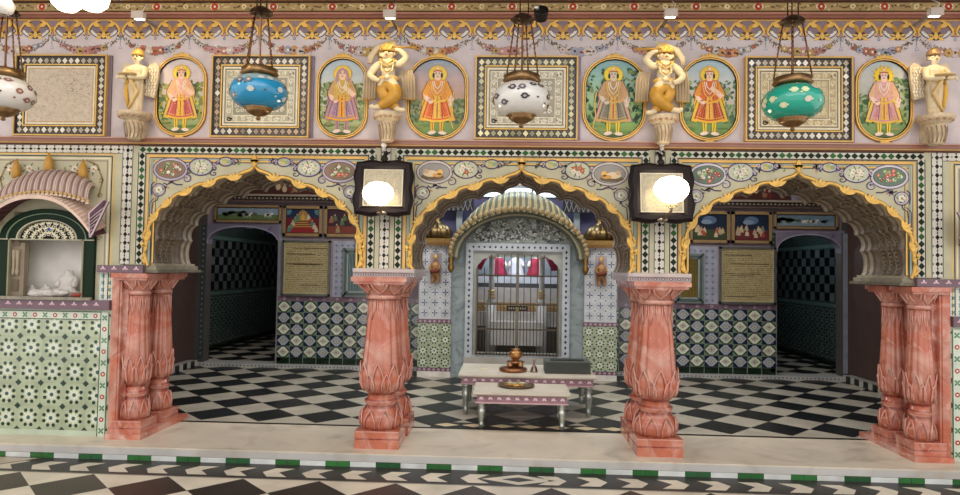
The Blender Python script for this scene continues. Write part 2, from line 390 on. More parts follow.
def scroll_set(q, c, sgn, tint, outer):
    """painted arabesques on one spandrel half; u measured from the arch centre"""
    def U(u, v): return (c+sgn*u, v)
    def S(pts, w, col, k, **kw): q.stroke([U(*a) for a in pts], w, col, k, **kw)
    ln = H('#4b4458'); lt = H('#dcd8d0'); hi = tint
    # corner oval cartouche
    ou, ov, ra, rb = (.87, 2.715, .175, .112)
    q.ell(c+sgn*ou, ov, ra+.012, rb+.012, ln, 4, 26); q.ell(c+sgn*ou, ov, ra+.004, rb+.004, hi, 5, 26); q.ell(c+sgn*ou, ov, ra-.008, rb-.008, mixc(hi, lt, .5), 6, 26); q.ell(c+sgn*ou, ov, ra-.016, rb-.016, ln, 6.5, 26)
    sky = (H('#86705f') if c < 0 else H('#66766a')) if outer else H('#94908a'); q.ell(c+sgn*ou, ov, ra-.022, rb-.022, sky, 7, 26)
    if outer:
        for i in range(26):
            a = random.uniform(0, 2*PI); r = random.random()**.5*.75
            q.flower(c+sgn*ou+r*.15*math.cos(a), ov+r*.085*math.sin(a), random.uniform(.012, .024), random.choice([H('#c96a5a'), H('#d9d6c8'), H('#5b7a48'), H('#88a06b'), H('#8b3b3b')]), CREAM, 8+(i % 4))
    else:                         # a reclining pale figure among fruit
        q.ell(c+sgn*(ou+.02), ov-.05, .12, .03, H('#6e5c45'), 8, 12)
        q.ell(c+sgn*(ou+.04), ov-.015, .075, .034, H('#dcc4a0'), 9, 14); q.ell(c+sgn*(ou-.055), ov, .03, .028, H('#e0b060'), 10, 12)
        q.ell(c+sgn*(ou-.03), ov-.03, .05, .02, H('#cf9a55'), 10, 12); q.ell(c+sgn*(ou+.085), ov+.01, .028, .022, H('#c7a88a'), 10)
    # linked medallions
    for (mu, mv, r1, r2, st) in ((.555, 2.745, .125, .088, 0), (.30, 2.80, .07, .045, 1)):
        a0 = 0
        q.ring(c+sgn*mu, mv, r1, r2, .014, ln, 4, 22); q.ring(c+sgn*mu, mv, r1-.010, r2-.010, .010, hi, 5, 22); q.ell(c+sgn*mu, mv, r1-.014, r2-.014, H('#b9bda2'), 4.5, 22)
        for e_ in (-1, 1):
            q.stroke(spiral(c+sgn*mu+e_*(r1+.02), mv-.01, .032, 1.1, PI/2, e_, 14, .9), .010, ln, 5); q.stroke(spiral(c+sgn*mu+e_*(r1+.02), mv+.01, .024, 1.1, -PI/2, -e_, 14, .9), .008, hi, 5.5)
        if not st:
            for i in range(5): q.flower(c+sgn*mu+.045*math.cos(i*1.3+1), mv+.028*math.sin(i*1.3+1), .028, random.choice([H('#d9cfc2'), H('#b5604f') if not outer else H('#d9d8cc')]), H('#d0a24a'), 6+i % 3)
            for i in range(8): q.petal(c+sgn*mu, mv, .085, .016, i*PI/4+.3, H('#69774f'), 5.5)
        else:
            for i in range(3): q.ell(c+sgn*mu+.03*math.cos(i*2.1), mv+.018*math.sin(i*2.1), .026, .02, [H('#8fa07a'), H('#a9a86a'), H('#c2b17a')][i], 6+i*.5, 10)
    # tendrils
    S(spiral(.20, 2.80, .05, 1.1, 0, 1, 16, .7), .012, ln, 4); S(spiral(.42, 2.68, .05, 1.2, 2, -1, 16, .7), .011, ln, 4)
    S(spiral(.70, 2.62, .06, 1.2, 1, 1, 18, .8), .012, ln, 4); S(spiral(.70, 2.62, .045, 1.1, 1.2, 1, 16, .8), .01, hi, 5)
    q.ring(c+sgn*.985, 2.505, .065, .06, .018, ln, 4, 18); q.ring(c+sgn*.985, 2.505, .058, .053, .012, hi, 5, 18)
    q.flower(c+sgn*.985, 2.505, .04, H('#ccd0c4'), GOLD2, 6)
    S([(.94, 2.575), (.90, 2.56), (.86, 2.585), (.80, 2.56), (.74, 2.56)], .014, ln, 4)
    S([(1.03, 2.585), (1.06, 2.56), (1.065, 2.50), (1.055, 2.45)], .014, ln, 4)
    S([(.985, 2.44), (1.0, 2.40), (1.04, 2.38), (1.05, 2.30), (1.05, 2.16)], .012, ln, 4)
    S([(1.03, 2.42), (1.075, 2.37), (1.075, 2.16)], .01, ln, 4)
    for i in range(13):
        u = .16+i*.07; v = 2.735-.42*(u/1.08)**2.6+.085
        S(spiral(u, v, .026, 1.1, i*.8, 1 if i % 2 else -1, 12, .9), .007, mixc(ln, hi, .4), 4)
    for i in range(46):
        u = random.uniform(.12, 1.02); v = 2.735-.42*(u/1.08)**2.6+random.uniform(.03, .07)+.02
        q.petal(c+sgn*u, v, random.uniform(.03, .05), .018, random.uniform(0, 2*PI), random.choice([H('#7d8a5f'), H('#b98a5a'), H('#8c7fa0'), ln]), 4)
    for i in range(14):
        u = .12+i*.055; q.ell(c+sgn*u, 2.868, .008, .004, ln, 4, 6)
wc = {-2.7: H('#a597ae'), 0: H('#b9aca3'), 2.7: H('#bfb6c2')}
FR_L = {-2.7: (-3.87, -1.5), 0: (-1.225, 1.225), 2.7: (1.5, 3.87)}
mb = MB(); q = Paint(mb, (0, 0, 0))
for c in (-2.7, 0, 2.7):
    x0, x1 = FR_L[c]
    hstrip(q, x0-.03, x1+.03, 2.915, .055)
    hstrip(q, 1.745, 2.885, x0, .055, vert=True); hstrip(q, 1.745, 2.885, x1, .055, vert=True)
    for (o, w, col) in ((.046, .01, H('#9c8460')), (.064, .026, H('#d9ad62')), (.081, .008, DK), (.1, .022, H('#8d9c94')), (.115, .006, DK)):
        q.stroke([(x0+o, 1.745), (x0+o, 2.915-o), (x1-o, 2.915-o), (x1-o, 1.745)], w, col, 2)
    gx = .14
    q.stroke([(x0+gx, 1.76), (x0+gx, 2.915-gx+.03), (x1-gx, 2.915-gx+.03), (x1-gx, 1.76)], .016, GOLD, 3)
    q.stroke([(x0+gx+.016, 1.76), (x0+gx+.016, 2.915-gx+.014), (x1-gx-.016, 2.915-gx+.014), (x1-gx-.016, 1.76)], .008, DK, 3)
    for sgn in (-1, 1): scroll_set(q, c, sgn, wc[c], (c == -2.7) or (c == 2.7))
for c in (-1.3625, 1.3625): white_strip(q, 1.745, 2.95, c, .085, vert=True, k=2)
for c in (-4.02, 4.02): white_strip(q, 1.745, 2.95, c, .09, vert=True, k=2)
for (a, b) in ((-7.2, -4.075), (4.075, 6.6)): white_strip(q, a, b, 2.915, .07, k=2)
q.rect(-7.2, 2.955, 6.6, 2.975, H('#6b4a3c'), 1)
mb.build('painted_arcade_border', 'paint', wf)
# gold edging of the arches, raised
mb = MB()
def leaf(c, sgn, u, v, ang, s):     # small crocket: three lobes, raised
    for (da, l, w) in ((0, 1, .55), (.9, .62, .4), (-.9, .62, .4)):
        a = ang+da; pts = []
        for t, k_ in ((0, .3), (.35, 1), (.7, .7), (1, 0), (.7, -.7), (.35, -1), (0, -.3)):
            x_, y_ = l*s*t, w*s/2*k_; pts.append((c+sgn*(u+x_*math.cos(a)-y_*math.sin(a)), -.002, v+x_*math.sin(a)+y_*math.cos(a)))
        mb.prism([(a_, -.018, z_) for a_, _, z_ in pts], (0, .018, 0), jit(GOLD, .1), GOLD2)
for c in (-2.7, 0, 2.7):
    for sgn in (-1, 1):
        A = offs(HP, .0); B = offs(HP, .026); D = offs(HP, .036); E_ = offs(HP, .008)
        for (P0, P1, y0, y1, col) in ((A, E_, -.006, -.014, H('#c39c50')), (E_, B, -.014, -.014, GOLD), (B, D, -.014, -.003, H('#96702c')), (A, A, 0.0, -.006, GOLD2)):
            for i in range(len(A)-1):
                mb.poly([(c+sgn*P0[i][0], y0, P0[i][1]), (c+sgn*P0[i+1][0], y0, P0[i+1][1]), (c+sgn*P1[i+1][0], y1, P1[i+1][1]), (c+sgn*P1[i][0], y1, P1[i][1])], jit(col, .06))
        for i in range(1, len(CUSP)-1):
            u, v = CUSP[i]; ang = math.atan2(v-1.55, u*.8)
            for (da, l_) in ((0, .085), (.62, .085), (-.62, .085), (1.15, .095), (-1.15, .095)):
                a_ = ang+da; l2 = l_*(1 if i < 6 else .7); pp = []
                for t_, k_ in ((0, .5), (.35, 1), (.7, .75), (1, 0), (.7, -.75), (.35, -1), (0, -.5)):
                    x_, y_ = l2*t_, .016*k_; pp.append((c+sgn*(u+.012*math.cos(ang)+x_*math.cos(a_)-y_*math.sin(a_)), -.018-abs(da)*.001, v+.012*math.sin(ang)+x_*math.sin(a_)+y_*math.cos(a_)))
                mb.prism(pp, (0, .016, 0), jit(GOLD, .1), H('#8f6a2c'))
        # wavy foot along the jamb
        pts = [(1.10, 2.10), (1.125, 2.04), (1.10, 1.98), (1.085, 1.92), (1.11, 1.86), (1.125, 1.80), (1.10, 1.75)]
        for i in range(len(pts)-1): mb.tube([(c+sgn*pts[i][0], -.012, pts[i][1]), (c+sgn*pts[i+1][0], -.012, pts[i+1][1])], .013, GOLD, 6)
        leaf(c, sgn, 1.11, 1.93, .9, .06)
    for sgn in (-1, 1): leaf(c, sgn, .0, 2.79, .75, .06)
    leaf(c, 1, 0, 2.79, PI/2, .085); mb.tube([(c, -.015, 2.74), (c, -.015, 2.80)], .018, GOLD, 6)
mb.build('gold_arch_edging', 'goldpaint', wf)
# ledge between arcade and frieze
mb = MB(); mb.box(-7.2, 6.6, -.05, .0, 2.985, 3.03, BROWN); mb.box(-7.2, 6.6, -.065, -.0, 3.018, 3.032, H('#b58d7c')); mb.box(-7.2, 6.6, -.035, 0, 2.972, 2.988, H('#c79b60'))
struct(mb.build('trim_7', 'gloss'))
# top mouldings
mb = MB()
mb.box(-7.2, 6.6, -.05, 0, 4.262, 4.318, H('#8a5c4d')); mb.box(-7.2, 6.6, -.08, 0, 4.29, 4.305, H('#b07d6b'))
mb.box(-7.2, 6.6, -.09, 0, 4.318, 4.395, H('#a48a5e')); mb.box(-7.2, 6.6, -.12, 0, 4.395, 4.41, H('#4a3024')); mb.box(-7.2, 6.6, -.13, 0, 4.41, 4.428, H('#c89a4a')); mb.box(-7.2, 6.6, -.15, 0, 4.428, 4.46, H('#3c2c24'))
mb.box(-7.2, 6.6, -.2, 0, 4.46, 4.75, H('#74786a')); mb.box(-7.2, 6.6, -.3, 0, 4.75, 5.0, H('#8f8274'))
q = Paint(mb, (0, -.09, 0)); rr = .6
for i in range(-12, 12):
    u = i*.6-.12; q.flower(u, 4.357, .04, RED, CREAM, 2, 8); q.ell(u, 4.357, .05, .034, CREAM, 1)
    for s_ in (-1, 1):
        for j in range(9):
            q.petal(u+s_*(.06+j*.026), 4.357+random.uniform(-.02, .02), .035, .016, random.uniform(-1, 1)+(PI if s_ < 0 else 0), random.choice([H('#4b5130'), H('#6d5a2f'), H('#c4a870'), H('#5a3a28'), H('#c9b98d')]), 1+random.random())
    q.flower(u+.3, 4.357, .03, H('#d2c290'), H('#8a4a3a'), 2, 6)
q = Paint(mb, (0, -.2, 0))
for i in range(-45, 42):
    u = i*.15; q.stroke([(a, b) for a, b in spiral(u, 4.53, .05, 1.2, 0, 1 if i % 2 else -1, 12, .8)], .01, random.choice([H('#a5a48c'), H('#c7c0a8'), H('#4c5a4a')]), 1)
    q.petal(u, 4.49, .06, .02, 1+i % 3, H('#b4a98c'), 1)
struct(mb.build('trim_8', 'paint'))
# gold scroll frieze
mb = MB(); q = Paint(mb, (0, 0, 0)); PT = .3625; X0 = .03
q.rect(-7.2, 4.13, 6.6, 4.262, H('#8a7678'), 1)
for i in range(-20, 19):
    uc = X0+i*PT
    q.ell(uc, 4.165, .135, .085, H('#7f6d74'), 1.5, 24)
    q.ring(uc, 4.168, .14, .088, .016, H('#d8d2cc'), 3, 14, PI*1.08, PI*1.92); q.ring(uc, 4.163, .15, .1, .008, DK, 2.5, 14, PI*1.05, PI*1.95)
    q.ell(uc, 4.10, .07, .045, H('#4a342a'), 3.2, 14)  # dark oval and strokes behind the gold: shading put into the colour
    for s_ in (-1, 1):
        q.petal(uc+s_*.041, 4.182, .098, .064, PI/2-s_*1.05, H('#4a342a'), 3.1); q.stroke([(uc+s_*PT/2+s_*-.03, 4.092), (uc+s_*PT/2-s_*.01, 4.142), (uc+s_*(PT/2-.06), 4.207), (uc+s_*(PT/2-.115), 4.237), (uc+s_*.05, 4.242)], .03, H('#4a342a'), 3.1)
        q.petal(uc, 4.12, .12, .042, PI/2-s_*.5, GOLD2, 4); q.petal(uc+s_*.045, 4.185, .085, .05, PI/2-s_*1.05, GOLD, 5)
        q.petal(uc+s_*.015, 4.09, .075, .032, -PI/2+s_*1.1, GOLD, 5); q.petal(uc+s_*.02, 4.10, .06, .03, -PI/2+s_*1.75, GOLD, 5)
        q.stroke([(uc+s_*PT/2+s_*-.03, 4.10), (uc+s_*PT/2-s_*.01, 4.15), (uc+s_*(PT/2-.06), 4.215), (uc+s_*(PT/2-.115), 4.245), (uc+s_*.05, 4.25)], .02, GOLD, 4)
        q.stroke([(uc+s_*PT/2+s_*.01, 4.13), (uc+s_*(PT/2-.03), 4.19), (uc+s_*(PT/2-.07), 4.245)], .013, GOLD2, 3.5)
        for j in range(5):
            a = PI*1.5+s_*(.35+j*.2); q.ell(uc+.13*math.cos(a), 4.172+.082*math.sin(a), .01, .009, WHITE, 5, 7)
    q.petal(uc, 4.14, .08, .045, -PI/2, GOLD, 5.5)
    v = uc+PT/2
    q.petal(v, 4.125, .07, .03, PI/2, GOLD2, 5); q.petal(v, 4.13, .05, .02, PI/2+.8, GOLD, 5); q.petal(v, 4.13, .05, .02, PI/2-.8, GOLD, 5)
    q.ell(v, 4.10, .022, .012, H('#a9808a'), 5, 8)
    q.stroke([(v, 4.10), (v, 4.075)], .005, TEAL, 3); q.ring(v, 4.063, .012, .011, .006, TEAL, 3, 8)
q.rect(-7.2, 4.25, 6.6, 4.262, GOLD, 3)
gf = mb.build('gold_scroll_frieze', 'goldpaint', wf)
# painted garlands: one mesh each
GP = PT*2; g0 = X0+PT/2
random.seed(11)
for i in range(-8, 8):
    ua = g0+(i-.0)*GP-PT*0; ub = ua+GP
    if ub < -5.8 or ua > 5: continue
    mb = MB(); q = Paint(mb, (0, 0, 0)); N_ = 30
    pal = [[H('#b05a3c'), H('#d8cfc6'), H('#c98a4a'), H('#9fa6bd')], [H('#c98f8f'), H('#d6c9cf'), H('#c7a24b'), H('#b5746a')]][i % 2]
    for j in range(N_+1):
        t = j/N_; u = ua+.02+(GP-.04)*t; v = 4.085-.15*(4*t*(1-t))**.75; dens = math.sin(PI*t)
        for m in range(5+int(11*dens)):
            q.petal(u+random.uniform(-.02, .02), v+random.uniform(-.03, .03)*(dens+.2), random.uniform(.012, .026), .011, random.uniform(0, 6.28), random.choice([H('#4c4a35'), H('#6b6048'), H('#70583f'), H('#5c6b62'), H('#8f7a58')]), 1+random.random()*2)
        if random.random() < .8: q.ell(u+random.uniform(-.03, .03), v+random.uniform(-.05, .06)*dens, .004, .004, H('#5f4a44'), 1, 5)
    for j in range(9):
        t = .5+(j-4)*.085; u = ua+GP*t; v = 4.085-.15*(4*t*(1-t))**.75+random.uniform(-.012, .012); r = .058-.0075*abs(j-4)
        cc = mixc(random.choice(pal), H('#8f7f74'), .35); q.ell(u, v, r*.95, r*.8, mixc(cc, BLACK, .55), 4, 10); q.flower(u, v, r*.9, cc, random.choice([CREAM, H('#8a4a3c'), H('#3d3a4a')]), 5+(j % 2)*2, random.choice([5, 6, 7]), random.random())
    q.stroke([(ua, 4.09), (ua-.005, 4.0)], .006, TEAL, 1); q.poly([(ua-.02, 3.955), (ua+.02, 3.955), (ua, 4.0)], H('#7e8fae'), 2); q.poly([(ua-.012, 3.96), (ua+.012, 3.96), (ua, 3.99)], LAV, 3)
    mb.build('painted_garland', 'paint', wf)
# dado tiles left and right of the arcade
def star_tile(q, cx, cz, s):
    q.rect(cx-s/2, cz-s/2, cx+s/2, cz+s/2, jit(H('#a6b295'), .1), 1)
    for i in range(8):
        a = i*PI/4+PI/8; q.ell(cx+s*.33*math.cos(a), cz+s*.33*math.sin(a), s*.085, s*.085, H('#16352a'), 3, 6)
        q.petal(cx, cz, s*.27, s*.13, i*PI/4, H('#d2d8c6'), 2.5+.2*(i % 2))
    q.ell(cx, cz, s*.40, s*.40, H('#b5bfa0'), 2, 12); q.ell(cx, cz, s*.09, s*.09, H('#3c5f5a'), 4, 8)
    for sx in (-1, 1):
        for sz in (-1, 1): q.poly([(cx+sx*s/2, cz+sz*s/2), (cx+sx*s*.36, cz+sz*s/2), (cx+sx*s/2, cz+sz*s*.36)], H('#1f3a30'), 4)
    for (a, b, c_, d) in ((-.5, -.5, .5, -.495), (-.5, -.5, -.495, .5)): q.rect(cx+a*s, cz+b*s, cx+c_*s, cz+d*s, H('#b08a68'), 1.5)
def border_tile(q, u0, v0, u1, v1, vert):
    q.rect(u0, v0, u1, v1, H('#c9d2c0'), 6)
    L_ = (v1-v0) if vert else (u1-u0); n = max(1, int(L_/.105)); w = (u1-u0) if vert else (v1-v0)
    for i in range(n):
        t = (i+.5)*L_/n; cu, cv = ((u0+u1)/2, v0+t) if vert else (u0+t, (v0+v1)/2)
        if i % 2: q.ell(cu, cv, w*.28, w*.28, H('#a8412f'), 8, 8); q.ell(cu, cv, w*.12, w*.12, WHITE, 9, 6)
        else:
            for k in range(4): q.petal(cu, cv, w*.42, w*.22, k*PI/2+PI/4, H('#4f7f58'), 8)
    for e in ((u0, v0, u0+.008, v1), (u1-.008, v0, u1, v1)) if vert else ((u0, v0, u1, v0+.008), (u0, v1-.008, u1, v1)): q.rect(*e, H('#20402f'), 9)
for s_ in (-1, 1):
    mb = MB(); q = Paint(mb, (0, 0, 0)); xe = 4.155 if s_ < 0 else 4.15; s = .235 if s_ < 0 else .235
    xo = 7.2 if s_ < 0 else 6.6
    for i in range(13):
        cx = s_*(xe+.1+s*.5+i*s-.115)
        if abs(cx)+s/2 > xo: break
        for j in range(6):
            star_tile(q, cx, 1.165-s*.35-j*s+.03, s) if 1.165-s*.35-j*s+.03 > 0 else None
    a, b = sorted((s_*xe, s_*(xe+.09)))
    border_tile(q, a, -.0, b, 1.25, True); a, b = sorted((s_*(xe+.09), s_*xo)); border_tile(q, a, 1.17, b, 1.255, False)
    mb.build('tile_dado', 'tile', wf)
# slim tiled strip between dado and ledge
mb = MB(); q = Paint(mb, (0, 0, 0))
for s_ in (-1, 1):
    q.rect(*sorted((s_*4.27, s_*4.13))[:1], 1.375, sorted((s_*4.27, s_*4.13))[1], 1.655, H('#c5d3cf'), 1)
    for i in range(4):
        for j in range(2):
            for k in range(4): q.petal(s_*(4.165+j*.07), 1.41+i*.07, .026, .014, k*PI/2+PI/4, H('#5d8a90'), 2)
mb.build('tile_strip', 'tile', wf)
# ================================================================ FRIEZE THINGS
random.seed(5)
def frame_rc(mb, w0, h0, w1, h1, cz, y0, y1, col):
    for (a, b, c_, d) in ((-w1, -h1, w1, -h0), (-w1, h0, w1, h1), (-w1, -h0, -w0, h0), (w0, -h0, w1, h0)):
        mb.box(a, c_, y0, y1, cz+b, cz+d, col)
def inlay_panel(cx, cz, W_, H_, label, variant):
    r = empty('inlaid_panel', (cx, 0, cz-H_), label, 'wall panel', 'inlaid square panels of the frieze')
    mb = MB(); F = lambda d0, d1, y, c: frame_rc(mb, W_-d1, H_-d1, W_-d0, H_-d0, H_, y, 0, c)
    F(0, .016, -.06, H('#c9a15a')); F(.016, .028, -.05, DK); F(.1, .112, -.055, GOLD); F(.112, .119, -.05, DK)
    mb.box(W_, W_+.03, -.02, 0, .0, 2*H_, H('#7d6f7c')); mb.build('frame', 'goldpaint', r)
    mb = MB(); q = Paint(mb, (0, -.04, H_)); mu, mv = W_-.063, H_-.063; mb.box(-W_+.025, W_-.025, -.04, 0, .025, 2*H_-.025, H('#231a14'))
    cols = [(H('#cfc6b4'), H('#a99c88')), (H('#a88c70'), H('#8f7a66'), H('#c9c0b0')), (H('#8f8d64'), H('#b5b08c'), H('#d9cfa0')), (H('#c9bfae'), H('#e0d9cc'), H('#b5a58c'))][variant]
    nu = int(round(2*mu/.066)); nv = int(round(2*mv/.066)); pts = [(-mu+2*mu*i/nu, sv*mv, 0) for i in range(nu+1) for sv in (-1, 1)] + [(su*mu, -mv+2*mv*j/nv, 1) for j in range(1, nv) for su in (-1, 1)]
    for (u, v, vert) in pts:
        q.poly([(u-.028, v), (u, v-.033), (u+.028, v), (u, v+.033)], jit(random.choice(cols), .25), 2)
        for s in (-1, 1):
            if vert: q.poly([(u+s*.034, v+.012), (u+s*.034, v+.05), (u+s*.012, v+.033)], H('#4f4033'), 1)
            else: q.poly([(u+.012, v+s*.034), (u+.05, v+s*.034), (u+.033, v+s*.012)], H('#4f4033'), 1)
    mb.build('diamond_border', 'gloss', r)
    mb = MB(); wi, hi = W_-.118, H_-.118; mb.box(-wi, wi, -.045, 0, H_-hi, H_+hi, H('#cdbf9c')); q = Paint(mb, (0, -.045, H_))
    bg, rel, ctr = [('#bfae98', '#cfc2ae', '#b7a894'), ('#a39b80', '#d6ccb0', '#857f68'), ('#a0967c', '#d8cfb8', '#8d8672'), ('#ab966c', '#d6c59a', '#b3a27a')][variant]
    q.rect(-wi+.02, -hi+.02, wi-.02, hi-.02, H(bg), 1)
    def rr(d, wd, cc, k=2): q.stroke([(-wi+d, -hi+d), (wi-d, -hi+d), (wi-d, hi-d), (-wi+d, hi-d)], wd, cc, k, closed=True)
    rr(.012, .02, CREAM, 1.5); rr(.03, .007, DK if variant else GOLD2)
    if variant:
        rr(.042, .01, CREAM); rr(.105, .01, CREAM); rr(.115, .005, H('#6b5c45'))
        q.rect(-wi+.12, -hi+.12, wi-.12, hi-.12, H(ctr), 2)
        bu, bv = wi-.073, hi-.073
        for (L_, f) in ((bu, lambda t: [(t, bv), (t, -bv)]), (bv, lambda t: [(bu, t), (-bu, t)])):
            n_ = int(2*L_/.066)
            for i in range(n_+1):
                for (u, v) in f(-L_+2*L_*i/n_):
                    q.stroke(spiral(u, v, .027, 1.2, i*1.3, 1 if i % 2 else -1, 12), .010, H(rel), 3); q.petal(u, v, .036, .014, i*.9, H(rel), 3.5)
        cu, cv = wi-.13, hi-.13
        for sx in (-1, 1):
            for sz in (-1, 1):
                for k in range(7): q.stroke(spiral(sx*(cu-.03-.045*(k % 4)), sz*(cv-.03-.045*(k//3)), .023, 1.1, k, sx, 10), .009, H(rel), 4)
                q.stroke([(sx*cu, sz*(cv-.17)), (sx*(cu-.06), sz*(cv-.15)), (sx*(cu-.13), sz*(cv-.10)), (sx*(cu-.18), sz*(cv-.03)), (sx*(cu-.19), sz*cv)], .012, H(rel), 4)
        for a in range(8): q.petal(0, 0, .09, .03, a*PI/4, H(rel), 4)
    else:
        cu, cv = wi-.05, hi-.05
        for k in range(420): q.ell(random.uniform(-cu, cu), random.uniform(-cv, cv), .005, .004, jit(H('#a8947a'), .2), 4, 5)
        for k in range(60): q.ell(random.uniform(.05, cu), random.uniform(0, cv), .008, .004, jit(H('#8f7c70'), .2), 4, 5)
    mb.build('relief_field', 'mirrorish', r)
    return r
for (px, lb, v, W_) in ((63.2, 'square inlaid panel with pale speckled centre, leftmost of its row beside the gold-crowned winged statue', 0, .485),
                        (261.8, 'square inlaid panel behind the blue glass lamp, with a cream relief', 1, .505),
                        (526, 'square inlaid panel behind the white floral lamp above the central arch', 2, .51),
                        (796.8, 'square inlaid panel behind the turquoise glass lamp, with a golden relief', 3, .515)):
    c = at(px, 99.5, 0); inlay_panel(c.x, 3.46, W_, .42, lb, v)
# ---- stadium-shaped portraits
def stadium(cx, cz, hw, hh, n=9, d=0):
    hw += d; hh += d; r = hw*.92; k = hh-r; pts = []
    for i in range(n+1): a = PI*i/n; pts.append((cx+hw*math.cos(a), cz+k+r*math.sin(a)))
    for i in range(n+1): a = PI+PI*i/n; pts.append((cx+hw*math.cos(a), cz-k+r*math.sin(a)))
    return pts
def figure(q, cx, z0, h, P_):
    def e(u, v, a, b, c, k, n=12, r=0): q.ell(cx+u*h, z0+v*h, a*h, b*h, c, k, n, r)
    def s(pts, w, c, k, **kw): q.stroke([(cx+a*h, z0+b*h) for a, b in pts], w*h, c, k, **kw)
    def pl(pts, c, k): q.poly([(cx+a*h, z0+b*h) for a, b in pts], c, k)
    skin, coat, skirt, scarf, legs, halo, trim = P_[:7]; hair_c = H('#5a3226')
    k = 12
    e(0, .015, .2, .02, H('#4b5a3c'), k)
    e(.0, .87, .135, .125, H('#c9952c'), k, 18); e(0, .87, .125, .115, halo, k+.5, 18)
    if P_[7] == 'rays':
        for i in range(14): q.petal(cx+.0*h, z0+.87*h, .17*h, .03*h, i*PI/7, halo, k+.3)
    for sg in (-1, 1): pl([(sg*.03, .26), (sg*.1, .26), (sg*.085, .06), (sg*.04, .06)], legs, k+1); s([(sg*.07, .25), (sg*.06, .07)], .008, DK, k+1.3)
    e(-.07, .045, .06, .026, H('#dfc7b6'), k+2, 10, .2); e(.08, .04, .06, .024, H('#dfc7b6'), k+2, 10, -.1)
    pl([(-.12, .78), (-.2, .62), (-.22, .35), (-.26, .22), (-.17, .2), (-.1, .5), (.1, .5), (.17, .2), (.27, .22), (.22, .35), (.2, .62), (.12, .78)], scarf, k+.8)
    pl([(-.1, .56), (-.16, .4), (-.22, .24), (-.1, .21), (0, .2), (.1, .21), (.22, .24), (.16, .4), (.1, .56)], skirt, k+3)
    for i in range(7): u = -.18+.06*i; s([(u*.5, .52), (u, .24)], .012, mixc(skirt, BLACK, .25) if i % 2 else mixc(skirt, WHITE, .25), k+3.4, )
    s([(-.22, .245), (-.1, .212), (0, .202), (.1, .212), (.22, .245)], .03, trim, k+4)
    s([(-.2, .285), (-.1, .255), (0, .245), (.1, .255), (.2, .285)], .01, trim, k+4)
    pl([(-.14, .765), (-.15, .6), (-.11, .5), (.11, .5), (.15, .6), (.14, .765), (.05, .80), (-.05, .80)], coat, k+4.5)
    for sg in (-1, 1):
        pl([(sg*.12, .77), (sg*.2, .66), (sg*.215, .55), (sg*.15, .53), (sg*.12, .62)], mixc(coat, scarf, .4), k+5)
    pl([(-.2, .58), (-.17, .50), (-.1, .46), (-.08, .5), (-.14, .56)], skin, k+6); e(-.09, .475, .035, .026, skin, k+6.2)
    if P_[8] == 'up': pl([(.2, .58), (.15, .53), (.05, .62), (.03, .67), (.08, .68)], skin, k+6); e(.04, .67, .03, .035, skin, k+6.2)
    else: pl([(.2, .58), (.24, .52), (.2, .44), (.15, .5)], skin, k+6); e(.19, .44, .03, .03, skin, k+6.2)
    pl([(-.035, .56), (.035, .56), (.05, .24), (-.05, .24)], trim, k+5.5); s([(0, .55), (0, .25)], .014, RED, k+5.8)
    for i, w in enumerate((.05, .075, .10)): s([(-w, .77), (-w*.7, .70-.05*i), (0, .66-.07*i), (w*.7, .70-.05*i), (w, .77)], .012, [WHITE, CREAM, GOLD][i], k+6.5)
    s([(-.12, .5), (0, .475), (.12, .5)], .028, trim, k+6)
    pl([(-.035, .78), (.035, .78), (.03, .83), (-.03, .83)], skin, k+6); e(0, .865, .055, .068, skin, k+7, 14)
    hair = H('#3a2a22')
    if P_[9] == 'veil': pl([(-.06, .93), (-.09, .86), (-.1, .72), (-.06, .76), (-.05, .86), (0, .925), (.05, .86), (.06, .76), (.1, .72), (.09, .86), (.06, .93), (0, .96)], scarf, k+8)
    else:
        for sg in (-1, 1): e(sg*.058, .85, .016, .04, hair, k+7.5)
        pl([(-.062, .9), (-.07, .935), (-.035, .955), (0, 1.0), (.035, .955), (.07, .935), (.062, .9), (0, .915)], GOLD, k+8); s([(-.06, .905), (0, .918), (.06, .905)], .014, RED, k+8.3); e(0, .95, .014, .016, WHITE, k+8.6, 8)
    for sg in (-1, 1): e(sg*.022, .872, .011, .006, DK, k+8, 8); s([(sg*.01, .888), (sg*.034, .89)], .005, hair, k+8)
    e(0, .852, .008, .013, mixc(skin, RED, .25), k+8, 6); e(0, .832, .017, .006, H('#a3483c'), k+8, 8)
    if P_[9] == 'bow':
        s([(.235, .62), (.2, .5), (.22, .36), (.19, .22), (.23, .1)], .013, GOLD, k+9)
    if P_[9] == 'bowl':
        s([(-.235, .62), (-.26, .45), (-.24, .3), (-.28, .12), (-.23, .1)], .014, GOLD, k+9)
    for sg in (-1, 1):
        s([(sg*.14, .765), (sg*.215, .6), (sg*.2, .5)], .008, hair_c, k+6.6); s([(sg*.26, .22), (sg*.21, .4), (sg*.16, .55)], .008, hair_c, k+4.4); s([(sg*.05, .56), (sg*.08, .24)], .007, hair_c, k+4.6); s([(sg*.13, .5), (sg*.2, .24)], .006, hair_c, k+4.6)
    for i in range(60):      # painted jewels
        e(random.uniform(-.13, .13), random.uniform(.27, .72), .006, .006, random.choice([CREAM, GOLD, RED, mixc(coat, BLACK, .4)]), k+6.9, 5)
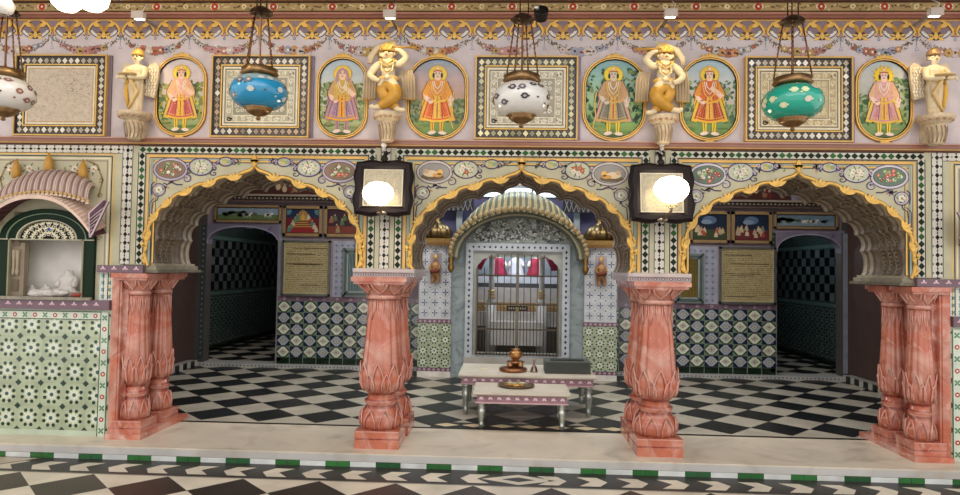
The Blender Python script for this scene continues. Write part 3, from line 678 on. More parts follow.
PORT = [
 (181.6, 55, 138.4, 27.6, 'oval painting of a red-skirted figure between the winged statue and blue lamp', (H('#e7bfa8'), H('#e0a48e'), H('#bf5a55'), H('#d5b257'), H('#d8b434'), H('#e7c94d'), H('#d8aa3c'), '', 'up', ''), 0),
 (342.5, 55.5, 140.5, 27, 'oval painting of a veiled woman in a mauve dress beside the left dancing statue', (H('#e4c0a6'), H('#c7a04c'), H('#a27d93'), H('#b0848a'), H('#b0848a'), H('#e2c24c'), H('#d89a33'), '', 'up', 'veil'), 1),
 (437.5, 55.5, 142, 32, 'oval painting of an orange-robed figure holding a bow beside the white central lamp', (H('#dfc0ac'), H('#d58a3c'), H('#d9682e'), H('#dda845'), H('#dba63a'), H('#dfc552'), H('#e0b748'), '', 'down', 'bow'), 2),
 (614, 56, 143, 32.3, 'oval painting of a grey-robed figure before dark trees', (H('#c9bda8'), H('#b08b5c'), H('#7c7764'), H('#c59a86'), H('#d9b932'), H('#e3cb3e'), H('#c39a4e'), '', 'down', 'bowl'), 3),
 (709, 56, 143, 30, 'oval painting of a yellow-coated figure in red beside the right dancing statue', (H('#e3bfa6'), H('#c9642f'), H('#b6532c'), H('#d9b13e'), H('#dbb733'), H('#e0bf3e'), H('#dba83b'), '', 'up', ''), 4),
 (883, 57, 143.5, 28.3, 'oval painting of a pink-robed figure with a rayed golden halo', (H('#e7c4b4'), H('#cf9a97'), H('#c0858c'), H('#dcbc58'), H('#d9b93c'), H('#e8c534'), H('#cfa64a'), 'rays', 'down', ''), 5)]
for (px, y0, y1, hwp, lb, P_, idx) in PORT:
    a = at(px, y0+.5, 0); b = at(px, y1-1, 0); cx = (a.x+b.x)/2; cz = (a.z+b.z)/2; hh = (a.z-b.z)/2; hw = hwp/101.5
    r = empty('oval_painting', (cx, 0, cz-hh), lb, 'painting', 'oval portrait paintings of the frieze')
    mb = MB()
    for (d0, d1, ya, yb, col) in ((0, -.004, -.0, -.03, GOLD2), (-.004, -.017, -.03, -.03, GOLD), (-.017, -.024, -.03, -.028, H('#6b2f22')), (-.024, -.034, -.03, -.03, GOLD), (-.034, -.042, -.03, -.012, DK)):
        A = stadium(0, hh, hw, hh, 12, d0); B = stadium(0, hh, hw, hh, 12, d1)
        for i in range(len(A)): j = (i+1) % len(A); mb.poly([(A[i][0], ya, A[i][1]), (A[j][0], ya, A[j][1]), (B[j][0], yb, B[j][1]), (B[i][0], yb, B[i][1])], jit(col, .06))
    for a_ in (-2, -1, 0, 1, 2): mb.ell((a_*.032, -.022, 2*hh+.008-abs(a_)*.006), (.02, .01, .014 if a_ else .022), GOLD, 8, 6)
    mb.ell((0, -.03, -.005), (.06, .012, .015), GOLD, 8, 6)
    mb.build('frame', 'goldpaint', r)
    mb = MB(); q = Paint(mb, (0, -.006, hh)); ins = stadium(0, 0, hw, hh, 12, -.038); q.clip = ins
    mb.poly([(u, -.004, v+hh) for u, v in ins], H('#9fb0b4'))
    sky = [['#c9bfc0', '#cdbcb9', '#bfb9a8', '#9aa06f', '#7d8c54'], ['#9fb0bd', '#bcc3c0', '#c8c4b2', '#a7ac7c', '#7f8455'], ['#7f9cae', '#b59f9f', '#b8967e', '#7f9158', '#6d8a45'], ['#7aa3ad', '#8fb0a4', '#9db98c', '#7f9e5c', '#6f8446'], ['#8fb2c0', '#b7bdbd', '#c7b7ab', '#6f8c58', '#6a8c48'], ['#aab9bb', '#bdb9b4', '#a9ac93', '#7d935f', '#66824a']][idx]
    for i in range(20):
        t = i/19; s_ = t*4; j = min(3, int(s_)); q.rect(-1, hh-2*hh*t-.06, 1, hh-2*hh*t+.02, mixc(H(sky[j]), H(sky[j+1]), s_-j), 1+.1*i)
    tg = [['#8a9455', '#b7a544', '#5f7a4a'], ['#6f8450', '#8fa066', '#a5a96c'], ['#5d7450', '#7d7a52', '#63806a'], ['#27453a', '#2f5a44', '#2b5c5c', '#3f6f45'], ['#5f7f62', '#4f7050', '#7e9a6b'], ['#4f7148', '#7b9a68', '#5d7f58']][idx]
    for i in range(190):
        side = random.choice((-1, 1)) if idx not in (0, 3) else random.choice((-1, -1, 1, 1, 1))
        top = {0: .12, 1: .12, 2: -.04, 3: .3, 4: .16, 5: .2}[idx]*(1 if side > 0 or idx != 5 else .2)
        u = side*random.uniform(.06, hw); v = random.uniform(-.24, top+.02)
        q.ell(u, v, random.uniform(.01, .035), random.uniform(.008, .026), jit(mixc(H(random.choice(tg)), random.choice([H('#22331f'), H('#b5b46a'), H('#3f5a3a')]), .35), .3), 3+random.random()*4, 8, random.random()*3)
    for i in range(14): q.ell(random.uniform(-hw, hw), random.uniform(-hh, -.26), random.uniform(.04, .1), random.uniform(.008, .02), jit(H(random.choice([sky[4], '#8d8a55', '#5f7a3f'])), .2), 8+random.random()*2, 8)
    for i in range(7): q.rect(-.042+i*.013, hh-.078, -.034+i*.013, hh-.072-.004*(i % 2), WHITE, 9) if idx in (2, 3, 4, 5) else None
    figure(q, (.0 if idx != 3 else -.01), -hh+.05, 2*hh-.145, P_)
    q.clip = None
    mb.build('picture', 'picture', r)
# ---- statues
def skin_body(name, J, E_, mtl, parent, lvl=2, col=(1, 1, 1, 1), fat=1.2):
    me = bpy.data.meshes.new(name); me.from_pydata([j[0] for j in J], E_, []); o = bpy.data.objects.new(name, me); C.objects.link(o)
    md = o.modifiers.new('skin', 'SKIN'); md.use_smooth_shade = True; md.branch_smoothing = .3
    sk = me.skin_vertices[0].data if me.skin_vertices else None
    if sk is None:
        bm = bmesh.new(); bm.from_mesh(me); bm.verts.layers.skin.verify(); bm.to_mesh(me); bm.free(); sk = me.skin_vertices[0].data
    for i, j in enumerate(J): sk[i].radius = (j[1]*fat, (j[2] if len(j) > 2 else j[1])*fat); sk[i].use_root = (i == 0)
    s = o.modifiers.new('sub', 'SUBSURF'); s.levels = lvl; s.render_levels = lvl
    bpy.context.view_layer.update(); dg = bpy.context.evaluated_depsgraph_get()
    m2 = bpy.data.meshes.new_from_object(o.evaluated_get(dg)); bpy.data.objects.remove(o)
    a = m2.color_attributes.new('Col', 'FLOAT_COLOR', 'CORNER'); a.data.foreach_set('color', list(col)*len(m2.loops))
    m2.materials.clear(); m2.materials.append(M[mtl]); n = bpy.data.objects.new(name, m2); C.objects.link(n); n.parent = parent
    m2.name = name
    return n
IVORY = H('#dccba8'); OCHRE = H('#bd8d35'); IV2 = H('#cfbc9c')
def face(parent, c, r):
    x, y, z = c
    def piece(nm, cc, rr, col): m_ = MB(); m_.ell(cc, rr, col, 8, 6); m_.build(nm, 'paint', parent)
    piece('nose', (x, y-r*1.0, z-.004), (r*.14, r*.22, r*.22), IVORY); piece('mouth', (x, y-r*.97, z-r*.42), (r*.28, r*.12, r*.08), H('#b0543f'))
    for sg in (-1, 1): piece('eye', (x+sg*r*.38, y-r*.95, z+r*.12), (r*.17, r*.1, r*.09), DK); piece('ear', (x+sg*r*1.08, y, z), (r*.12, r*.2, r*.28), IVORY)
def dancer(cx, zf, m, label):
    """m = +1: raised stick to the right, -1 mirrored; local origin at the feet"""
    y = -.17
    r = empty('dancing_statue', (cx, 0, zf), label, 'statue', 'dancing statues over the pillars')
    X = lambda x: m*x
    J = [((X(0), y, .30), .072, .06), ((X(.005), y, .37), .06, .05), ((X(.0), y, .45), .085, .06), ((X(0), y, .50), .05, .045), ((X(.0), y, .535), .026), ((X(-.01), y-.01, .575), .055, .055), ((X(-.012), y-.01, .60), .045),
         ((X(.095), y, .475), .034), ((X(.155), y-.01, .55), .028), ((X(.10), y-.03, .615), .02), ((X(.05), y-.03, .63), .018),
         ((X(-.10), y, .465), .034), ((X(-.16), y-.01, .37), .028), ((X(-.09), y-.06, .31), .021), ((X(-.06), y-.07, .30), .017),
         ((X(.05), y-.02, .27), .058), ((X(.075), y-.05, .16), .045), ((X(-.02), y-.04, .07), .032), ((X(-.10), y-.05, .035), .022), ((X(-.14), y-.08, .055), .016),
         ((X(-.05), y+.01, .27), .058), ((X(-.02), y, .16), .045), ((X(.06), y, .06), .03), ((X(.10), y-.03, .022), .022), ((X(.155), y-.06, .02), .015)]
    E_ = [(0, 1), (1, 2), (2, 3), (3, 4), (4, 5), (5, 6), (3, 7), (7, 8), (8, 9), (9, 10), (3, 11), (11, 12), (12, 13), (13, 14), (0, 15), (15, 16), (16, 17), (17, 18), (18, 19), (0, 20), (20, 21), (21, 22), (22, 23), (23, 24)]
    skin_body('body', J, E_, 'paint', r, 2, IVORY)
    face(r, (X(-.01), y-.012, .58), .056)
    # hands
    for hx, hy, hz, dx in ((X(.045), y-.035, .632, X(-.5)), (X(-.055), y-.075, .30, X(.6))):
        mb = MB()
        for k in range(4): mb.tube([(hx, hy, hz), (hx+dx*.03, hy-.012+k*.004, hz+.014-k*.008), (hx+dx*.05, hy-.002+k*.004, hz+.008-k*.009)], [.008, .007, .004], IVORY, 6)
        mb.tube([(hx, hy, hz), (hx+dx*.01, hy-.02, hz+.018), (hx+dx*.02, hy-.03, hz+.02)], [.008, .007, .004], IVORY, 6)
        mb.build('hand', 'paint', r)
    # garment: short trousers hugging the crossed legs
    G = [((X(0), y, .335), .078, .068), ((X(0), y, .29), .085, .072), ((X(.055), y-.02, .25), .066), ((X(.077), y-.048, .16), .056), ((X(-.02), y-.042, .075), .042), ((X(-.08), y-.045, .045), .03), ((X(-.055), y+.01, .25), .066), ((X(-.022), y, .16), .056), ((X(.055), y, .07), .04), ((X(.085), y-.02, .035), .03)]
    skin_body('yellow_trousers', G, [(0, 1), (1, 2), (2, 3), (3, 4), (4, 5), (1, 6), (6, 7), (7, 8), (8, 9)], 'goldpaint', r, 2, OCHRE)
    mb = MB(); mb.lathe([(.08, 0), (.088, .01), (.088, .03), (.08, .04)], 16, (X(0), y, .315), GOLD, sy=.85); mb.ell((X(0), y-.085, .335), (.025, .015, .025), IVORY)
    mb.build('belt', 'goldpaint', r)
    mb = MB(); mb.lathe([(.058, 0), (.064, .01), (.06, .022), (.05, .03), (.055, .05), (.03, .07), (.008, .085)], 14, (X(-.01), y-.008, .607), GOLD)
    for k in range(5): a = PI*(1.1+.2*k); mb.ell((X(-.01)+.058*math.cos(a), y-.01+.058*math.sin(a), .635), (.012, .01, .02), GOLD, 7, 5)
    mb.build('crown', 'goldpaint', r)
    mb = MB()
    for w, z in ((.05, .50), (.065, .47), (.055, .42)):
        mb.tube([(X(-w), y-.055, .52), (X(-w*.8), y-.075, z), (X(0), y-.08, z-.035), (X(w*.8), y-.075, z), (X(w), y-.055, .52)], .006, GOLD, 6)
    mb.tube([(X(-.05), y-.06, .50), (X(-.045), y-.078, .40), (X(0), y-.082, .35), (X(.045), y-.078, .40), (X(.05), y-.06, .50)], .008, H('#d9c79a'), 6)
    mb.build('necklace', 'goldpaint', r)
    # drum carried on the shoulder, beaten with a stick
    mb = MB(); a = Vector((X(-.12), y+.075, .615)); b = Vector((X(.06), y+.075, .69)); mb.smooth = True
    pts = [a.lerp(b, t) for t in (0, .02, .25, .5, .75, .98, 1)]; mb.tube(pts, [.052, .06, .073, .078, .073, .06, .052], H('#d9bf86'), 16)
    mb.tube([Vector((X(-.155), y+.0, .49)), Vector((X(-.15), y+.0, .56)), Vector((X(-.10), y, .64)), Vector((X(-.02), y, .69))], [.02, .028, .03, .02], IV2, 10)
    mb.build('drum', 'paint', r)
    mb = MB(); mb.tube([(X(.03), y-.05, .645), (X(.12), y-.05, .635), (X(.225), y-.05, .632)], [.009, .009, .012], OCHRE, 8); mb.ell((X(.225), y-.05, .632), (.018, .016, .016), OCHRE); mb.build('stick', 'goldpaint', r)
    # pleated cloth hanging either side
    for s_ in (-1, 1):
        mb = MB(); n = 9; x0 = X(s_*.115)
        for i in range(n):
            xa = x0+X(s_)*i*.012; yy = y+.06+(.012 if i % 2 else 0)
            mb.tube([(xa*.9, yy-.03, .44), (xa, yy, .36), (xa+X(s_)*.004, yy, .155+.004*(i % 2))], [.006, .009, .010], IV2 if i % 2 else H('#bfa888'), 6)
        mb.tube([(x0-X(s_)*.005, y+.065, .155), (x0+X(s_)*.11, y+.065, .155)], .008, OCHRE, 6)
        mb.build('pleated_scarf', 'paint', r)
    mb = MB(); mb.box(-.02, .02, y+.0, 0, .36, .40, IV2); mb.build('wall_bracket', 'paint', r)
    return r
def console(cx, ztop, zbot, label, w=.15, scroll=True):
    r = empty('statue_pedestal', (cx, 0, zbot), label, 'pedestal', 'pedestals carrying the frieze statues'); h = ztop-zbot
    mb = MB(); prof = [(.35, 0), (.45, .06), (.42, .2), (.5, .45), (.6, .62), (.52, .68), (.8, .78), (.95, .86), (1, .9), (1, 1)]
    mb.T = Matrix.Translation((0, -.16, 0))
    mb.lathe([(w*a, b*h, IV2 if i % 2 else H('#c9b394')) for i, (a, b) in enumerate(prof)], 20, fn=lambda rr, t, z: rr*(1+.05*math.cos(8*t)) if z < .7*h else rr)
    mb.box(-.05, .05, 0, .17, h*.1, h*.95, IV2)
    mb.build('pedestal_body', 'stone', r)
    mb = MB()
    if scroll:
        for a_ in range(7):
            a = PI*(1.08+a_*.14); mb.tube([(w*.46*math.cos(a), -.16+w*.46*math.sin(a), h*.06), (w*.55*math.cos(a+.12), -.16+w*.55*math.sin(a+.12), h*.3), (w*.6*math.cos(a), -.16+w*.6*math.sin(a), h*.55), (w*.55*math.cos(a-.1), -.16+w*.62*math.sin(a-.1), h*.62)], .006, H('#9c8468'), 5)
    for i in range(9): a = PI+PI*i/8; mb.ell((w*.86*math.cos(a), -.16+w*.86*math.sin(a), h*.83), (.018, .018, .014), H('#b58f6f'), 7, 5)
    mb.build('carved_leaves', 'stone', r)
for (px, py, m_, lb) in ((387.5, 113, 1, 'dancing figure statue with yellow trousers and drum, above the pillar left of centre'), (663.5, 116, -1, 'dancing figure statue with yellow trousers and drum, above the pillar right of centre')):
    c = at(px, py, -.17); dancer(c.x, c.z, m_, lb).scale = (1.18, 1.0, 1.0)
    side = 'left' if m_ > 0 else 'right'
    console(c.x, c.z-.005, 2.985, 'narrow carved pedestal under the %s dancing statue' % side, .145)
def angel(cx, zf, m, label):
    y = -.15; r = empty('winged_statue', (cx, 0, zf), label, 'statue', 'winged statues at the ends of the frieze'); X = lambda x: m*x
    J = [((X(0), y, .30), .06, .05), ((X(0), y, .40), .07, .052), ((X(0), y, .455), .05, .04), ((X(.0), y, .49), .025), ((X(.01), y-.01, .545), .05, .05), ((X(.01), y-.01, .575), .042),
         ((X(.08), y, .445), .032), ((X(.10), y-.04, .35), .026), ((X(.01), y-.11, .335), .02), ((X(-.03), y-.12, .335), .016),
         ((X(-.08), y, .445), .032), ((X(-.115), y-.04, .37), .026), ((X(-.05), y-.12, .33), .02), ((X(-.09), y-.15, .325), .016),
         ((X(0), y, .2), .065, .055), ((X(.01), y, .1), .05, .045), ((X(.01), y, .02), .045, .045)]
    skin_body('body', J, [(0, 1), (1, 2), (2, 3), (3, 4), (4, 5), (2, 6), (6, 7), (7, 8), (8, 9), (2, 10), (10, 11), (11, 12), (12, 13), (0, 14), (14, 15), (15, 16)], 'paint', r, 2, IVORY)
    face(r, (X(.01), y-.012, .55), .05)
    for hx, hz in ((X(-.04), .335), (X(-.095), .325)):
        mb = MB()
        for k in range(4): mb.tube([(hx, y-.12-.02*(hx*m < -.06), hz), (hx+X(-.025), y-.135, hz+.006-k*.006), (hx+X(-.04), y-.13, hz-k*.007)], [.007, .006, .004], IVORY, 6)
        mb.tube([(hx, y-.13, hz), (hx+X(-.012), y-.145, hz+.014)], [.007, .004], IVORY, 6)
        mb.build('hand', 'paint', r)
    mb = MB(); mb.lathe([(.05, 0), (.06, .03), (.062, .12), (.072, .2), (.078, .28), (.065, .31), (.058, .34), (.07, .42), (.05, .455)], 24, (X(0), y, .0), IV2, fn=lambda rr, t, z: rr*(1+(.07*math.cos(9*t+z*8) if z < .3 else 0)), sy=.85)
    mb.build('robe', 'paint', r)
    mb = MB(); mb.tube([(X(-.06), y-.06, .42), (X(0), y-.085, .28), (X(.05), y-.07, .2), (X(.0), y-.07, .1), (X(-.05), y-.05, .03)], [.015, .022, .02, .016, .01], H('#cfb27c'), 8); mb.tube([(X(-.07), y-.03, .34), (X(-.075), y-.05, .2), (X(-.06), y-.03, .05)], [.012, .02, .014], H('#d6a94a'), 8); mb.build('sash', 'paint', r)
    mb = MB(); mb.lathe([(.056, 0), (.058, .02), (.048, .05), (.03, .065), (.012, .08)], 14, (X(.01), y, .575), GOLD if m > 0 else H('#a8845a'));
    mb.lathe([(.057, 0), (.06, .008), (.057, .016)], 14, (X(.01), y-.008, .58), GOLD if m > 0 else H('#a8845a')); mb.build('crown', 'goldpaint', r)
    mb = MB(); mb.lathe([(.0, 0), (.085, .004), (.095, .014), (.088, .018), (.0, .012)], 18, (X(-.02), y-.13, .345), H('#c2a878'), sy=.6, cap=False); mb.build('offering_plate', 'paint', r)
    for s_ in (-1, 1):       # wings: feathers in rows on a solid blade
        mb = MB(); X2 = X(s_)
        pts = [(.05*X2, .46), (.10*X2, .51), (.155*X2, .53), (.19*X2, .49), (.185*X2, .38), (.165*X2, .25), (.15*X2, .17), (.07*X2, .19), (.05*X2, .30)]
        mb.prism([(a, y+.06, b) for a, b in (pts if X2 > 0 else pts[::-1])], (0, .03, 0), IV2, IV2)
        for i in range(4):
            for j in range(9):
                u = X2*(.065+.028*i+.008*(j % 2)); v = .47-j*.033
                mb.ell((u, y+.056, v), (.013, .008, .02), jit(H('#dccfb6'), .08), 7, 5)
        mb.build('wing', 'paint', r)
    return r
c = at(135.5, 113, -.15); angel(c.x, c.z, 1, 'winged statue in a yellow sash and gold crown, beside the leftmost inlaid panel'); console(c.x, c.z-.005, c.z-.27, 'tapered carved pedestal under the gold-crowned winged statue', .16)
c = at(934.5, 116, -.15); angel(c.x, c.z, -1, 'winged statue in patterned robe holding a plate, at the right end of the frieze'); console(c.x, c.z-.005, c.z-.28, 'tapered carved pedestal under the winged statue at the right end', .16)
# ---- hanging lamps
def lamp(px, py, Y, glass, spots, label, d=.205, top=12):
    c = at(px, py, Y); t = at(px, top, Y); r = empty('hanging_lamp', (c.x, Y, c.z), label, 'hanging lamp', 'painted glass lamps hanging before the frieze'); r.scale = (1.13,)*3
    hz = (t.z-c.z)/1.13; mb = MB(); mb.smooth = True
    prof = [(.10, -.115), (.135, -.105), (.18, -.07), (.203, -.02), (.205, .015), (.19, .06), (.15, .10), (.105, .118)]
    mb.lathe([(a, b, jit(glass[min(1, i//5)], .05)) for i, (a, b) in enumerate(prof)], 32)
    for k in range(44):       # raised painted blossoms
        a = k*2.39996; z = [.045, -.05, .0, .07, -.02, .025][(k*5+k//6) % 6]

        rr = [p for p in prof if p[1] >= z][0][0] if z < .11 else .12; i1 = [i for i, p_ in enumerate(prof) if p_[1] >= z][0]; p0, p1 = prof[i1-1], prof[i1]; rr = p0[0]+(p1[0]-p0[0])*(z-p0[1])/(p1[1]-p0[1])
        n_ = Vector((math.cos(a)*(p1[1]-p0[1]), math.sin(a)*(p1[1]-p0[1]), p0[0]-p1[0])).normalized(); tu = Vector((-math.sin(a), math.cos(a), 0)); tv = n_.cross(tu)
        for (sz, cc, lift) in (((.026, spots[k % len(spots)], .004), (.012, mixc(spots[k % len(spots)], WHITE, .5), .0055)) if k % 2 == 0 else ((.009, spots[(k+1) % len(spots)], .004),)):
            o_ = Vector((rr*math.cos(a), rr*math.sin(a), z))+n_*lift; mb.poly([o_+tu*(sz*(1+.15*math.cos(6*q_))*math.cos(q_))+tv*(sz*.8*math.sin(q_)) for q_ in [2*PI*w_/14 for w_ in range(14)]], cc)
    mb.build('glass_bowl', 'ceramic', r)
    mb = MB(); mb.smooth = True
    br = H('#8a6c48'); mb.lathe([(.105, .118), (.12, .125), (.135, .14), (.125, .155), (.128, .175), (.115, .182), (.08, .18)], 28, col=br, fn=lambda rr, t_, z: rr*(1+.025*math.cos(24*t_)), cap=False)
    mb.build('brass_collar', 'brass', r)
    mb = MB(); mb.smooth = True
    mb.lathe([(.01, -.20), (.018, -.19), (.012, -.175), (.045, -.165), (.07, -.15), (.09, -.135), (.085, -.125), (.108, -.115), (.10, -.108)], 28, col=br, fn=lambda rr, t_, z: rr*(1+.03*math.cos(20*t_)))
    mb.build('brass_finial', 'brass', r)
    for k in range(4):
        a = PI/4+k*PI/2+.35; mb = MB(); mb.tube([(.125*math.cos(a), .125*math.sin(a), .17), (.06*math.cos(a), .06*math.sin(a), hz)], .005, H('#6b4a35'), 6)
        for j in range(12): t_ = (j+.5)/12; rr = .125*(1-t_)+.06*t_; mb.ell((rr*math.cos(a), rr*math.sin(a), .17+(hz-.17)*t_), (.008, .008, .012), H('#7a5238'), 6, 5)
        mb.build('chain', 'brass', r)
    mb = MB(); mb.lathe([(.02, hz+.04), (.05, hz+.025), (.075, hz+.005), (.085, hz-.01), (.07, hz-.02), (.02, hz-.025)], 20, col=H('#4b382c'), fn=lambda rr, t_, z: rr*(1+.06*math.cos(8*t_))); mb.build('ceiling_crown', 'brass', r)
    mb = MB()
    for k in range(3): a = k*2.1; mb.tube([(.04*math.cos(a), .04*math.sin(a), hz+.02), (.03*math.cos(a), .03*math.sin(a), (5.0-c.z)/1.13)], .005, H('#4b382c'), 6)
    mb.build('rod', 'brass', r)
    mb = MB(); mb.lathe([(.012, .05), (.012, .2), (.007, .24), (.007, hz-.02)], 8, col=H('#6b4a35')); mb.build('centre_stem', 'brass', r)
    return r
lamp(259, 93, -1.2, (H('#1c87b3'), H('#7f9ea3')), [H('#6e5a52'), H('#8c7360'), H('#bcc9c9'), H('#5a6d4a')], 'bright blue glass hanging lamp with brass collar and dotted flowers')
lamp(521.5, 100, -1.2, (H('#d5d2cd'), H('#cfc9c2')), [H('#4e4350'), H('#8a6a5e'), H('#3b3a44'), H('#7e6b5c')], 'white glass hanging lamp with dark flowers over the central arch', top=19)
lamp(792.5, 103, -1.2, (H('#1f9c86'), H('#2b957f')), [H('#c9d6a0'), H('#b0503f'), H('#d9d2c0'), H('#c04a3f')], 'turquoise glass hanging lamp with red and cream spots', top=21)
lamp(4, 94, -1.2, (H('#d8d5d2'), H('#d2cdc6')), [H('#6b3f33'), H('#3f4a50'), H('#8a5a4a'), H('#6a4a42')], 'white spotted glass hanging lamp cut by the left edge of the photo', d=.21)
# ---- brass chandelier with glowing shades, partly above the frame
r = empty('chandelier', (at(62, -30, -1.9).x, -1.9, 4.15), 'brass chandelier with two glowing white shades at the top left', 'chandelier'); cx = r.location.x
mb = MB(); mb.smooth = True; mb.lathe([(.02, .1), (.05, .13), (.07, .2), (.04, .28), (.02, .32), (.02, .85)], 16, col=H('#a8865a')); mb.build('stem', 'brass', r)
for k, (px, py) in enumerate(((67, -1), (93, -1), (3, 8), (118, -8))):
    t = at(px, py, -1.9 + (.12 if k == 1 else 0)); lx, ly, lz = t.x-cx, (.12 if k == 1 else 0), t.z-4.15
    mb = MB(); mb.tube([(0, 0, .2), (lx*.3, ly, .05), (lx*.7, ly, .02), (lx*.95, ly, .14 if k < 2 else .0), (lx, ly, .2 if k < 2 else lz-.05)], .012, H('#b08d5a'), 8)
    mb.tube([(lx*.6+p[0]*1., ly, p[1]) for p in spiral(0, .06, .06, 1.3, 0, 1, 14)], .008, GOLD, 6); mb.build('arm', 'brass', r)
    mb = MB(); mb.smooth = True
    if k < 2: mb.lathe([(.0, -.09), (.06, -.08), (.1, -.04), (.115, .02), (.11, .07), (.08, .12), (.05, .15)], 22, (lx, ly, lz), WHITE, cap=False); mb.build('lit_shade', 'bulb', r)
    else: mb.lathe([(.03, -.05), (.06, -.03), (.075, .03), (.05, .07), (.08, .1)], 18, (lx, ly, lz), H('#d6d3d2'), fn=lambda rr, t_, z: rr*(1+.06*math.cos(10*t_)), cap=False); mb.build('crystal_shade', 'ceramic', r)
# ---- small floodlights on the cornice
for i, (px, py, lb) in enumerate(((139, 15.5, 'small white floodlight on the cornice above the gold-crowned winged statue'), (390, 14.5, 'small white floodlight on the cornice above the left dancing statue'), (670.5, 13.5, 'small white floodlight on the cornice above the right dancing statue'), (935, 12.5, 'small white floodlight on the cornice above the right end statue'))):
    c = at(px, py, -.32); r = empty('floodlight', (c.x, -.32, c.z), lb, 'light', 'white floodlights along the cornice')
    mb = MB(); mb.box(-.055, .055, -.03, .03, -.03, .03, H('#d6cdc6')); mb.box(-.06, .06, -.036, -.03, -.035, .035, H('#b9aca2')); mb.build('housing', 'paint', r)
    mb = MB(); mb.box(-.045, .045, .0, .03, -.034, -.031, WHITE); mb.build('lit_face', 'bulb_soft', r)
    mb = MB(); mb.box(-.012, .012, .03, .315, -.01, .01, H('#8a7f78')); mb.tube([(.03, 0, .03), (.05, .02, .1), (.04, .1, .16)], .006, H('#c9c0b8'), 6); mb.build('bracket', 'paint', r)
    ld = bpy.data.lights.new('statue_light', 'SPOT'); ld.energy = 16; ld.color = (1, .80, .45); ld.spot_size = 1.0; ld.spot_blend = .8; ld.shadow_soft_size = .05
    lo = bpy.data.objects.new('statue_light', ld); C.objects.link(lo); lo.location = (c.x, -.55, c.z-.04)
    lo.rotation_euler = (Vector((c.x+(.0), -.12, 3.55))-lo.location).to_track_quat('-Z', 'Y').to_euler()
c = at(541, 15, -.5); r = empty('spotlight', (c.x, -.5, c.z), 'small black round spotlight beside the rods of the central lamp', 'light')
mb = MB(); mb.T = Matrix.Rotation(1.0, 4, 'X'); mb.lathe([(.03, -.06), (.06, -.04), (.07, .05), (.065, .06), (.06, .03), (0, .02)], 18, col=H('#221d1b')); mb.build('lamp_head', 'dark', r)
mb = MB(); mb.tube([(0, .03, .03), (-.05, .1, .07), (-.02, .38, .03)], .009, H('#8a7f78'), 6); mb.ell((-.045, -.02, .06), (.03, .03, .03), H('#c9c0b8')); mb.build('arm', 'steel', r)
